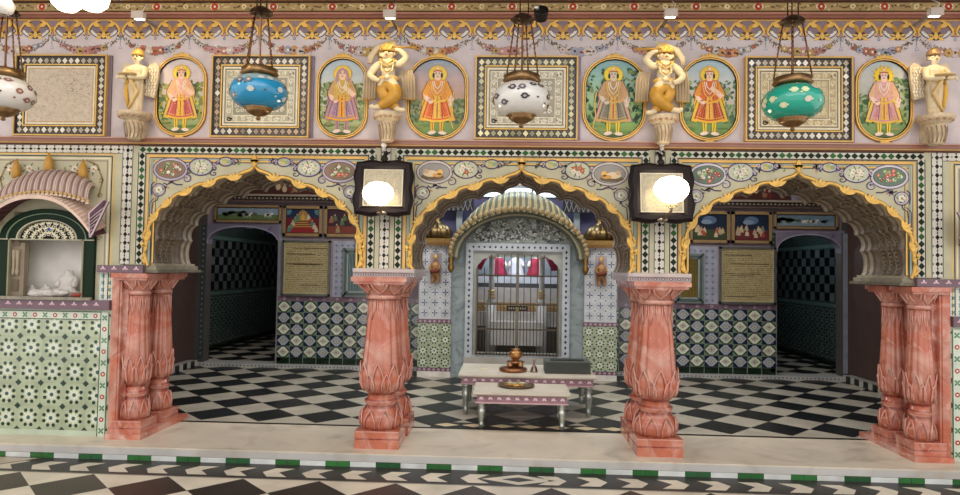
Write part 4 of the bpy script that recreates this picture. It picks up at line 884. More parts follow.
# ---- mirrors with lit lamps on the pillars
def mirror(px, py, wpx, hpx, lampx, lampy, lw, lb):
    Y = -.22; c = at(px, py, Y); t = at(px, 152, Y); W = wpx/104/2; Hh = hpx/104/2
    r = empty('wall_mirror', (c.x, Y, c.z-Hh), lb, 'mirror', 'dark framed mirrors on the pillars')
    rot = Matrix.Rotation(-.13, 4, 'X')
    def outline(w, h, a, n=48):
        pts = []
        for i in range(n):
            th = 2*PI*i/n; k = max(abs(math.cos(th)), abs(math.sin(th))); u, v = math.cos(th)/k, math.sin(th)/k
            f = 1+a*math.cos(8*th+PI) * (1 if k < .98 else .6); pts.append((u*w*f, v*h*f))
        return pts
    mb = MB(); mb.T = Matrix.Translation((0, 0, Hh)) @ rot; A = outline(W, Hh, .045); B = outline(W*.9, Hh*.9, .03); I = [(u/1.0*1, v) for u, v in outline(W*.68, Hh*.68, 0)]
    fr = H('#150b0e')
    for (P0, y0, P1, y1) in ((A, .03, A, -.01), (A, -.01, B, -.03), (B, -.03, outline(W*.78, Hh*.78, .0), -.03), (outline(W*.78, Hh*.78, 0), -.03, I, -.012)):
        for i in range(len(A)): j = (i+1) % len(A); mb.poly([(P0[i][0], y0, P0[i][1]), (P0[j][0], y0, P0[j][1]), (P1[j][0], y1, P1[j][1]), (P1[i][0], y1, P1[i][1])], fr)
    mb.poly([(u, .03, v) for u, v in A[::-1]], fr); mb.build('frame', 'dark', r)
    mb = MB(); mb.T = Matrix.Translation((0, 0, Hh)) @ rot; mb.poly([(u, -.013, v) for u, v in I], H('#857c68')); mb.build('mirror_glass', 'mirror', r)
    mb = MB(); mb.T = Matrix.Translation((0, 0, Hh)) @ rot
    for i in range(0, 48): j = (i+1) % 48; mb.poly([(I[i][0], -.0145, I[i][1]), (I[j][0], -.0145, I[j][1]), (I[j][0]*.94, -.0145, I[j][1]*.94), (I[i][0]*.94, -.0145, I[i][1]*.94)], H('#a39c8a'))
    mb.build('bevelled_edge', 'gloss', r)
    mb = MB(); zt = t.z-c.z+Hh; mb.tube([(0, .05, 2*Hh-.02), (0, .06, zt-.05), (0, .16, zt+.02), (0, .22, zt+.03)], .012, BLACK, 8); mb.ell((0, .04, 2*Hh+.02), (.035, .02, .03), BLACK); mb.ell((0, .05, 2*Hh+.055), (.02, .018, .025), BLACK); mb.build('hanging_hook', 'dark', r)
    # lamp on a small bracket in front of the glass
    l = at(lampx, lampy, -.42); o = Vector((c.x, Y, c.z-Hh)); lp = l-o
    g = empty('bracket_lamp', (l.x, -.42, l.z), 'lit frosted glass lamp on a brass bracket before the %s pillar mirror' % ('left' if px < 500 else 'right'), 'lamp', 'lit lamps before the pillar mirrors')
    mb = MB(); mb.smooth = True; rr = lw/108/2
    mb.lathe([(rr*.25, -rr*.75), (rr*.6, -rr*.62), (rr*.92, -rr*.25), (rr, .05*rr), (rr*.9, rr*.4), (rr*.6, rr*.68), (rr*.2, rr*.8)], 24, fn=lambda r_, t_, z: r_*(1+.05*math.cos(8*t_)), col=WHITE); mb.build('glass_shade', 'bulb', g)
    bz = c.z-Hh+.03-l.z
    mb = MB(); mb.smooth = True; mb.tube([(0, 0, -rr*.7), (.0, 0, bz*.75), (c.x-l.x+.0, .06, bz), (c.x-l.x, .17, bz)], [.014, .012, .012, .012], H('#8d7a63'), 8)
    for s_ in (-1, 1): mb.tube([(s_*p[0], -.01, bz*.6+p[1]) for p in spiral(.02, 0, .028, 1.1, 0, 1, 12)], .006, H('#cdb98f'), 6)
    mb.lathe([(.01, -.03), (.05, -.02), (.06, .0), (.03, .015)], 16, (c.x-l.x, .16, bz), H('#8d8377'), sy=.6); mb.build('bracket', 'brass', g)
    ld = bpy.data.lights.new('bracket_light', 'POINT'); ld.energy = 3.5; ld.color = (1, .82, .55); ld.shadow_soft_size = .12; lo = bpy.data.objects.new('bracket_light', ld); C.objects.link(lo); lo.location = (l.x, -.6, l.z+.02)
mirror(383.3, 188, 59, 56, 378, 194, 31, 'dark scalloped mirror hung on the pillar left of the central arch')
mirror(661.5, 193, 62, 59, 671.5, 190, 34, 'dark scalloped mirror hung on the pillar right of the central arch')
for (px, py, lb) in ((384, 151, 'small white and black hook ornament above the left pillar mirror'), (662, 150, 'small white and black hook ornament above the right pillar mirror')):
    c = at(px, py-6, -.1); mb = MB(); mb.ell((c.x, -.1, c.z+.0), (.03, .03, .03), WHITE); mb.ell((c.x, -.1, c.z-.045), (.022, .022, .028), H('#b9b0a8')); mb.tube([(c.x, -.1, c.z-.06), (c.x+.02, -.12, c.z-.1), (c.x-.015, -.12, c.z-.13)], .012, BLACK, 8); mb.tube([(c.x, -.1, c.z), (c.x, 0, c.z)], .012, H('#8d7a63'), 6); mb.tube([(c.x, -.12, c.z-.12), (c.x, -.2, c.z-.13)], .012, BLACK, 8)
    tag(mb.build('wall_hook', 'ceramic', None, (c.x, -.1, c.z)), lb, 'hook', 'hooks over the pillar mirrors')
# ================================================================ COLUMNS
random.seed(3)
MP = H('#ba6a52'); MPL = H('#cb8c7c'); MPD = H('#93453a')
def column(name, x, y, s, hh, label, group, sq=.215):
    """baluster column with lotus base; s scales radii, hh scales height"""
    r = empty(name, (x, y, 0), label, 'column', group)
    Z = lambda z: z*hh
    mb = MB()
    for (h, z0, z1) in ((sq, 0, .085), (sq*.97, .085, .10), (sq, .10, .17)):
        mb.box(-h, h, -h, h, Z(z0), Z(z1), MP if z0 != .085 else MPD)
    for sg in (-1, 1): mb.box(-sq-.002, sq+.002, sg*(sq+.002)-.001, sg*(sq+.002)+.001, Z(.158), Z(.17), MPL)
    mb.build('plinth', 'pink_marble', r)
    mb = MB(); mb.smooth = True
    fl = lambda rr, t, z: rr*(1+.035*abs(math.cos(4*t)))
    mb.lathe([(.20*s, Z(.17), MP), (.225*s, Z(.21), MP), (.228*s, Z(.27), MP), (.20*s, Z(.33), MP), (.165*s, Z(.365), MPD), (.16*s, Z(.40), MPL), (.185*s, Z(.42), MP), (.185*s, Z(.44), MPD), (.155*s, Z(.455), MP), (.15*s, Z(.50), MP)], 32, fn=fl)
    for k in range(8):     # lotus petals of the base
        a = k*PI/4+PI/8; P_ = []
        for (da, z, rr) in ((-.30, .19, .232), (-.27, .26, .24), (-.14, .32, .225), (0, .36, .205), (.14, .32, .225), (.27, .26, .24), (.30, .19, .232)):
            P_.append((rr*s*math.cos(a+da)*1.02, rr*s*math.sin(a+da)*1.02, Z(z)))
        mb.tube(P_, .009, MPL, 5)
    mb.build('lotus_base', 'pink_marble', r)
    mb = MB(); mb.smooth = True
    flu = lambda rr, t, z: rr*(1+(.11*abs(math.cos(6*t))**.7-.07 if z > .6*hh else 0))
    mb.lathe([(.155*s, Z(.50), MPD), (.19*s, Z(.53), MP), (.22*s, Z(.57), MP), (.232*s, Z(.63), MP), (.229*s, Z(.72), MP), (.216*s, Z(.84), MP), (.198*s, Z(1.0), MP), (.18*s, Z(1.18), MP), (.166*s, Z(1.34), MP), (.162*s, Z(1.44), MPD)], 72, fn=flu)
    def rad(z):
        tb = [(.50, .155), (.53, .19), (.57, .22), (.63, .232), (.72, .229), (.84, .216), (1.0, .198), (1.18, .18), (1.34, .166), (1.44, .162)]
        for i in range(len(tb)-1):
            if tb[i][0] <= z <= tb[i+1][0]: return tb[i][1]+(tb[i+1][1]-tb[i][1])*(z-tb[i][0])/(tb[i+1][0]-tb[i][0])
        return .17
    for k in range(8):     # tall leaves hugging the belly, tips curling out
        for (a, h, w, z0) in ((k*PI/4, .82, .30, .54), (k*PI/4+PI/8, .72, .2, .54)):
            for sg in (-1, 1):
                P_ = []
                for t in (0, .2, .45, .7, .9, 1):
                    z = z0+(h-z0)*t; da = sg*w*(1-t**2.2)*(.85+.3*math.sin(PI*t)); rr = (rad(z)*1.025+.014*(t > .85)+.008)*s; P_.append((rr*math.cos(a+da), rr*math.sin(a+da), Z(z)))
                mb.tube(P_, [.007, .009, .009, .009, .008, .006], MPL, 5)
    for k in range(12):    # hanging leaves under the neck
        a = k*PI/6; P_ = [((rad(z)*1.03+.004)*s*math.cos(a+da), (rad(z)*1.03+.004)*s*math.sin(a+da), Z(z)) for da, z in ((-.2, 1.43), (-.17, 1.34), (0, 1.24), (.17, 1.34), (.2, 1.43))]
        mb.tube(P_, .007, MPL, 5)
    mb.build('shaft', 'pink_marble', r)
    mb = MB(); mb.smooth = True
    mb.lathe([(.17*s, Z(1.435), MPD), (.19*s, Z(1.44), MP), (.195*s, Z(1.46), MPL), (.18*s, Z(1.475), MPD), (.185*s, Z(1.49), MP), (.215*s, Z(1.53), MP), (.25*s, Z(1.57), MP), (.285*s, Z(1.595), MP)], 32, fn=lambda rr, t, z: rr*(1+.06*abs(math.cos(4*t))))
    for k in range(8):
        a = k*PI/4; P_ = [(rr*s*math.cos(a+da), rr*s*math.sin(a+da), Z(z)) for da, z, rr in ((-.32, 1.59, .295), (-.28, 1.54, .24), (0, 1.49, .20), (.28, 1.54, .24), (.32, 1.59, .295))]
        mb.tube(P_, .01, MPL, 5)
    mb.smooth = False; ab = .25 if s > .8 else .30*s
    for (h, z0, z1) in ((ab, 1.59, 1.615), (ab+.02, 1.615, 1.66)): mb.box(-h, h, -h, h, Z(z0), Z(z1), MP)
    mb.build('capital', 'pink_marble', r)
    return r
K = 1.0
column('marble_column', -1.365, .04, .87, 1, 'pink marble column with lotus base at the left of the central arch, front one', 'free-standing pink marble columns')
column('marble_column', 1.345, .04, .87, 1, 'pink marble column with lotus base at the right of the central arch, front one', 'free-standing pink marble columns')
column('marble_column', -1.35, .56, .85, 1, 'pink marble column directly behind the one left of the central arch', 'free-standing pink marble columns')
column('marble_column', 1.35, .56, .85, 1, 'pink marble column directly behind the one right of the central arch', 'free-standing pink marble columns')
for s_, sd in ((-1, 'left'), (1, 'right')):
    for y, fb in ((.12, 'front'), (.56, 'rear')):
        column('jamb_column', s_*3.925, y, .56, .995, '%s one of the paired pale-veined pink columns at the %s end of the arcade' % (fb, sd), 'paired jamb columns', .15)
    mb = MB(); a, b = sorted((s_*4.125, s_*4.05)); mb.box(a, b, -.02, WD, 0, 1.66, MP); mb.box(*sorted((s_*4.06, s_*4.03)), -.01, .1, 0, 1.66, MP)
    a, b = sorted((s_*4.13, s_*3.80)); 
    mb.box(*sorted((s_*4.05, s_*3.98)), .03, WD, 0, 1.66, MPD)
    mb.box(*sorted((s_*4.10, s_*3.74)), -.1, WD, 0, .05, MP)
    struct(mb.build('trim_9' if s_ < 0 else 'trim_10', 'pink_marble'))
# ================================================================ TABLES
def turned_leg(mb, x, y, h):
    mb.smooth = True; g = H('#b9c0b8')
    mb.lathe([(.023, 0), (.03, .03*h), (.024, .1*h), (.037, .14*h), (.026, .18*h), (.031, .3*h), (.044, .6*h), (.05, .72*h), (.03, .76*h), (.047, .82*h), (.033, .88*h), (.05, .93*h), (.05, h)], 18, (x, y, 0), g)
    mb.smooth = False
def low_table(x0, x1, y0, y1, h, label):
    cx, cy = (x0+x1)/2, (y0+y1)/2; r = empty('low_table', (cx, cy, 0), label, 'table', 'low marble topped offering tables'); a, b = (x1-x0)/2, (y1-y0)/2
    mb = MB(); mb.box(-a, a, -b, b, h-.018, h, H('#cfc5b3')); mb.box(-a+.012, a-.012, -b+.012, b-.012, h-.03, h-.018, H('#a39a8c')); mb.build('tabletop', 'white_marble', r)
    mb = MB(); mb.box(-a+.04, a-.04, -b+.04, b-.04, h-.115, h-.03, H('#9c7480')); mb.box(-a+.025, a-.025, -b+.025, b-.025, h-.12, h-.105, H('#c3a3a5'))
    q = Paint(mb, (0, -b+.04, 0)); n = int(2*a/.105)
    for i in range(n):
        u = -a+.09+i*(2*a-.18)/(n-1)
        for k in range(4): q.petal(u, h-.072, .026, .02, k*PI/3, H('#d9c3c9'), 1+.1*k)
        q.stroke([(u-.05, h-.072), (u+.05, h-.06)], .004, H('#5b3d4a'), .8)
    for sx in (-1, 1):
        q = Paint(mb, (sx*(a-.04), 0, 0), (0, 1, 0), (0, 0, 1), (sx, 0, 0))
        for i in range(6): q.petal(-b+.1+i*.11, h-.072, .03, .03, PI/2, H('#d9c3c9'), 1)
    mb.build('apron', 'tile', r)
    for sx in (-1, 1):
        for sy in (-1, 1): m2 = MB(); turned_leg(m2, sx*(a-.09), sy*(b-.09), h-.12); m2.build('leg', 'steel', r)
    return r
TB = atz(458, 375, .48); tr = atz(597, 377.5, .48)
BX0, BX1 = TB.x, tr.x; by0 = (TB.y+tr.y)/2; by1 = atz(520, 360.5, .48).y
by1 = min(by1, by0+.95)
low_table(BX0, BX1, by0, by1, .48, 'wider low table with grey marble top, behind the smaller one')
ta = atz(473, 393, .40); tb_ = atz(571, 394.5, .40); sy0 = (ta.y+tb_.y)/2
low_table(ta.x, tb_.x, sy0, by0-.02, .40, 'smaller low table with cream marble top standing in front of the wider one')
# things on the tables
HT = .40; HB = .48
c = atz(516, 384, HT); c.y = min(c.y, by0-.24); r = empty('brass_tray', (c.x, c.y, HT), 'round dark brass tray on the smaller low table', 'tray')
mb = MB(); mb.smooth = True; mb.lathe([(.0, .002), (.19, .003), (.205, .012), (.215, .022), (.205, .02), (.19, .008), (0, .007)], 40, col=H('#7d6a4f')); mb.build('dish', 'brass', r)
mb = MB(); random.seed(9)
for i in range(40):
    a = random.uniform(0, 6.28); rr = random.uniform(0, .11); mb.ell((rr*math.cos(a)-.01, rr*math.sin(a), .016), (.018, .012, .007), random.choice([H('#b0823f'), H('#8d5f2f'), H('#caa25a')]), 7, 4)
tag(mb.build('dried_petals', 'paint', None, (0, 0, 0)), 'scattering of dried yellow petals lying in the dark brass tray', 'petals').location = (c.x, c.y, HT)
bpy.data.objects['dried_petals']['kind'] = 'stuff'
c = atz(513, 371, HB); r = empty('brass_stand', (c.x, c.y, HB), 'wide round brass stand on the wider low table', 'stand')
mb = MB(); mb.smooth = True; mb.lathe([(.16, 0), (.175, .012), (.175, .035), (.16, .045), (.10, .05), (.08, .062), (.0, .062)], 32, col=H('#9a6a4a')); mb.build('base', 'brass', r)
mb = MB(); mb.smooth = True; mb.lathe([(.045, .062), (.03, .08), (.06, .10), (.11, .105), (.115, .12), (.1, .125), (0, .125)], 28, (.03, .02, 0), H('#a3714c')); mb.build('upper_dish', 'brass', r)
for i, (dx, dy, z, lb) in enumerate(((-.04, -.09, .062, 'tiny copper lota standing on the brass stand, front'), (.09, -.07, .062, 'tiny copper cup on the right rim of the brass stand'))):
    mb = MB(); mb.smooth = True; mb.lathe([(.02, 0), (.035, .01), (.04, .025), (.03, .045), (.02, .05), (.03, .06)], 16, col=H('#b3875e')); o = tag(mb.build('copper_cup', 'brass'), lb, 'cup'); o.location = (c.x+dx, c.y+dy, HB+z)
mb = MB(); mb.smooth = True; mb.lathe([(.04, 0), (.03, .01), (.055, .03), (.085, .055), (.09, .085), (.075, .115), (.045, .13), (.05, .14), (.06, .15)], 24, col=H('#bb8a55')); o = tag(mb.build('brass_pot', 'brass'), 'round shiny brass pot on top of the brass stand', 'pot'); o.location = (c.x+.03, c.y+.02, HB+.125)
c = atz(534, 372, HB); r = empty('hand_bell', (c.x, c.y, HB), 'small brass hand bell between the brass stand and the grey box', 'bell')
mb = MB(); mb.smooth = True; mb.lathe([(.05, 0), (.045, .015), (.035, .05), (.025, .075), (.01, .085)], 20, col=H('#8f7a6a')); mb.build('bell_cup', 'brass', r)
mb = MB(); mb.smooth = True; mb.lathe([(.01, .085), (.014, .1), (.009, .115), (.013, .13), (.018, .15), (.006, .165)], 12, col=H('#a8927c')); mb.build('handle', 'brass', r)
a = atz(545, 373.5, HB); b = atz(591, 375, HB); r = empty('metal_box', ((a.x+b.x)/2, a.y, HB), 'long grey metal box with lidded top, at the right of the wider low table', 'box'); w = (b.x-a.x)/2
mb = MB(); mb.box(-w, w, .0, .36, 0, .135, H('#474a47')); mb.build('body', 'dark', r)
mb = MB(); mb.box(-w-.006, w+.006, -.006, .366, .135, .148, H('#565a55')); mb.box(-w*.75, w*.75, .08, .22, .148, .158, H('#2b2d2b')); mb.build('lid', 'dark', r)
mb = MB(); mb.tube([(-.05, .14, .158), (-.05, .14, .18), (.05, .14, .18), (.05, .14, .158)], .005, H('#8d8a80'), 6); mb.build('handle', 'steel', r)
c = atz(484, 369, HB); mb = MB(); 
for i in range(12): mb.ell((random.uniform(-.05, .05), random.uniform(-.025, .025), .003), (.014, .009, .004), H('#d8cfb0'), 6, 4)
o = tag(mb.build('rice_grains', 'paint'), 'pale scatter of rice on the left half of the wider low table', 'rice', kind='stuff'); o.location = (c.x, c.y, HB)
# ================================================================ HALL BEHIND
YB = 4.75; CEIL = 5.0
mb = MB(); WB = H('#8c7f86')
D = [(-5.41, -4.14), (4.43, 5.5)]; ZD = 2.42
mb.box(-5.7, D[0][0], YB, YB+.2, 0, CEIL, H('#4f4a48')); mb.box(D[0][1], -1.2, YB, YB+.2, 0, CEIL, WB); mb.box(1.2, D[1][0], YB, YB+.2, 0, CEIL, WB); mb.box(D[1][1], 5.7, YB, YB+.2, 0, CEIL, H('#4f4a48'))
mb.box(-1.2, 1.2, YB, YB+.2, 3.0, CEIL, H('#6c6c86'))
for (a, b) in D:
    mb.box(a, b, YB, YB+.2, ZD+.06, CEIL, WB)
    c = (a+b)/2; w = (b-a)/2
    for sg in (-1, 1):       # four-centred head of the door opening
        arc = [(c+sg*w*math.cos(t), ZD-.30+.30*math.sin(t)**.8) for t in [PI/2*k/8 for k in range(9)]]
        pts = [(u, YB, v) for u, v in arc] + [(c, YB, ZD+.07), (c+sg*w, YB, ZD+.07)]
        mb.prism(pts if sg > 0 else pts[::-1], (0, .2, 0), H('#787286'))
wb = struct(mb.build('wall_back', 'paint'))
mb = MB(); q = Paint(mb, (0, YB, 0))
for (a, b) in ((-4.12, -1.55), (1.55, 4.42)):
    n = int(round((b-a)/.236)); d = (b-a)/n
    q.rect(a, .03, b, .16, H('#0e2413'), 1)
    for i in range(n+1): q.rect(a+i*d-.004, .03, a+i*d+.004, .16, H('#8fa08f'), 2)
    q.rect(a, -.0, b, .03, H('#bdbdb8'), 1)
    for i in range(n):
        for j in range(5):
            u0, v0 = a+i*d, .16+j*.196; dk = (i+j) % 2; cu, cv = u0+d/2, v0+.098
            q.rect(u0+.003, v0+.003, u0+d-.003, v0+.193, jit(H('#1b2430') if dk else H('#33502f'), .2) if True else None, 2)
            for (sx, sz) in ((-1, -1), (1, -1), (-1, 1), (1, 1)): q.poly([(cu+sx*d*.49, cv+sz*.095), (cu+sx*d*.2, cv+sz*.095), (cu+sx*d*.49, cv+sz*.03)], H('#70896a') if not dk else H('#1f2d47'), 2.5)
            rc = H('#dcdccd') if not dk else H('#a7adb5')
            q.poly([(cu-d*.46, cv), (cu-d*.12, cv-.082), (cu+d*.12, cv-.082), (cu+d*.46, cv), (cu+d*.12, cv+.082), (cu-d*.12, cv+.082)], jit(rc, .08), 3)
            q.poly([(cu-d*.25, cv), (cu, cv-.045), (cu+d*.25, cv), (cu, cv+.045)], H('#4a505a') if dk else H('#7d866c'), 4)
            q.poly([(cu-d*.2, cv), (cu, cv-.038), (cu+d*.2, cv), (cu, cv+.038)], H('#c7c4b4'), 5); q.ell(cu, cv, .016, .012, H('#8a4a4a'), 6, 6)
    q.rect(a, 1.14, b, 1.225, H('#77616f'), 2)
    for i in range(n): q.flower(a+(i+.5)*d, 1.182, .03, H('#b59aa8'), DK, 3, 4)
mb.build('tile_dado', 'tile', wb)
# pale tiled bands between boards and grilles, frames of doors and cornice
mb = MB(); q = Paint(mb, (0, YB, 0))
for (a, b) in ((-3.16, -2.40), (2.70, 3.44)):
    q.rect(a, 1.225, b, 2.2, H('#a7a9b8'), 1)
    for i in range(int((b-a)/.1)):
        for j in range(9):
            for k in range(4): q.petal(a+.06+i*.1, 1.28+j*.105, .032, .014, k*PI/2, H('#5c6c94'), 2)
for (a, b) in D:
    for e in (a-.1, b+.02): q.rect(e, .1, e+.08, 2.45, H('#3d4a48') if e < a else H('#8d93a0'), 1)
    for j in range(24): q.ell(a-.06, .2+j*.095, .02, .02, H('#6c7f78'), 2, 6)
    for k in range(7): q.stroke(spiral(b-.14-.02*k, 2.40-.04*k, .03, 1, k, 1, 8), .008, H('#3e3b68'), 2) if k < 3 else None
    q.rect(a, 2.46, b+.05, 2.5, H('#8f8298'), 2)
    q.stroke([((a+b)/2-(b-a)/2*math.cos(t), ZD-.30+.31*math.sin(t)**.8) for t in [PI*k/16+.001 for k in range(16)]], .02, H('#a59fb5'), 2)
mb.build('tile_band', 'tile', wb)
mb = MB()
for (a, b) in ((-5.6, -1.3), (1.3, 5.6)):
    mb.box(a, b, YB-.1, YB, 2.86, 2.89, H('#8d7a78')); mb.box(a, b, YB-.14, YB, 2.89, 2.95, H('#3b332f')); mb.box(a, b, YB-.18, YB, 2.95, 2.985, H('#96897b'))
    q = Paint(mb, (0, YB-.14, 0))
    for i in range(int((b-a)/.07)): q.poly([(a+.035+i*.07-.02, 2.92), (a+.035+i*.07, 2.90), (a+.055+i*.07, 2.92), (a+.035+i*.07, 2.94)], H('#a4967c'), 1)
struct(mb.build('trim_11', 'paint'))
mb = MB(); mb.box(-5.6, 5.6, YB-.14, YB+.25, 0, .05, H('#b9b8b4')); q = Paint(mb, (0, YB-.14, 0))
for i in range(170): q.rect(-5.55+i*.065, .012, -5.52+i*.065, .036, H('#6e7074'), 1)
struct(mb.build('baseboard_back', 'gloss'))
for s_, nm in ((-1, 'left'), (1, 'right')):
    mb = MB(); x0, x1 = sorted((s_*5.6, s_*5.75)); mb.box(x0, x1, .3, YB, 0, CEIL, H('#4c3a34')); struct(mb.build('wall_'+nm, 'paint'))
    mb = MB(); x0, x1 = sorted((s_*5.45, s_*5.6)); mb.box(x0, x1, .9, YB-.14, 0, .1, H('#a9a59c'))
    for j in range(14): mb.box(*sorted((s_*5.445, s_*5.45)), 1.0+j*.26, 1.13+j*.26, .0, .1, BLACK)
    struct(mb.build('baseboard_'+nm, 'gloss'))
    # passage beyond the doorway
    mb = MB(); X_ = s_*6.1
    mb.box(*sorted((X_, X_+s_*.15)), YB+.2, 12.6, 0, CEIL, H('#3f4f4b')); q = Paint(mb, (X_, 0, 0), (0, 1, 0), (0, 0, 1), (-s_, 0, 0))
    for i in range(40):
        y0 = YB+.25+i*.2
        for j in range(6): q.rect(y0, 1.24+j*.17, y0+.19, 1.4+j*.17, jit(H('#11151a') if (i+j) % 2 else H('#5f6564'), .3), 1)
        for j in range(8): q.ring(y0+.1, .2+j*.12, .075, .045, .016, H('#76807a') , 1, 6); q.ell(y0+.1, .2+j*.12, .03, .02, H('#16241f'), 1, 6)
    q.rect(YB+.25, 0, 12.5, .12, H('#0f1f16'), 1); q.rect(YB+.25, 1.13, 12.5, 1.2, H('#5d756c'), 2); q.rect(YB+.25, 2.27, 12.5, 2.34, H('#5d756c'), 2)
    mb.box(*sorted((X_, X_-s_*.12)), YB+.2, YB+.9, 0, 2.9, H('#3f5a50'))
    struct(mb.build('wall_passage_'+nm, 'tile'))
    mb = MB(); xi = s_*3.4; mb.box(*sorted((xi, xi-s_*.15)), YB+.2, 12.6, 0, CEIL, H('#4a4a48')); mb.box(*sorted((xi, X_)), 12.5, 12.7, 0, CEIL, H('#3f4a48')); 
    # beams with brackets
    for j in range(5):
        y_ = 6.2+j*1.3; mb.box(*sorted((xi, X_)), y_, y_+.16, 2.75, 3.0, H('#6a7380'))
        for k in range(4): xk = xi+(X_-xi)*(k+.5)/4; mb.box(xk-.06, xk+.06, y_-.12, y_, 2.55, 2.8, H('#7d8694'))
    mb.box(*sorted((xi, X_)), YB+.2, 12.5, 3.0, 3.1, H('#59606a'))
    struct(mb.build('wall_inner_passage_'+nm, 'paint'))
mb = MB(); mb.box(-7.2, 6.6, -2.6, 12.8, CEIL, CEIL+.2, H('#8d857a')); struct(mb.build('ceiling', 'paint'))
# ---- boards, paintings and grilles on the back wall
def board(x0, x1, z0, z1, label, seed):
    r = empty('inscribed_board', ((x0+x1)/2, YB, z0), label, 'board', 'gilded boards on the back wall'); w = (x1-x0)/2; h = z1-z0; random.seed(seed)
    mb = MB(); 
    for (a, b, c_, d) in ((-w, 0, w, .035), (-w, h-.035, w, h), (-w, 0, -w+.035, h), (w-.035, 0, w, h)): mb.box(a, c_, -.05, 0, b, d, H('#8b8f8b'))
    mb.build('frame', 'steel', r)
    mb = MB(); mb.box(-w+.03, w-.03, -.03, 0, .03, h-.03, H('#b5a67c')); q = Paint(mb, (0, -.03, 0))
    if seed == 1:       # the board left of centre has a pale arch-shaped patch
        q.poly([(.02-.22+.0, .04), (.32, .04), (.34, .3), (.30, .44), (.2, .52), (.05, .53), (-.12, .45), (-.2, .3)], H('#b5a882'), 1)
    for j in range(26):     # rows of engraved writing too small to read
        v = h-.07-j*(h-.12)/26; u = -w+.06
        while u < w-.07:
            l = random.uniform(.006, .035); q.rect(u, v-.004, u+l, v+random.uniform(.002, .012), mixc(H('#5c4c30'), H('#857449'), random.random()), 2); u += l+random.uniform(.004, .014)
    for j in range(5): v = random.uniform(.1, h-.1); q.rect(random.uniform(-w+.05, 0), v, random.uniform(0, w-.05), v+.012, H('#4d4230'), 3)
    for i in range(400): q.ell(random.uniform(-w+.05, w-.05), random.uniform(.05, h-.05), .006, .005, random.choice([H('#d1c294'), H('#665636'), H('#8a7a50')]), 3, 5)
    mb.build('engraved_plate', 'gloss', r)
board(-4.05, -3.2, 1.235, 2.2, 'speckled gilded board of engraved rows on the back wall, seen through the left arch', 1)
board(3.46, 4.40, 1.235, 2.2, 'speckled gilded board of engraved rows on the back wall, seen through the right arch', 2)
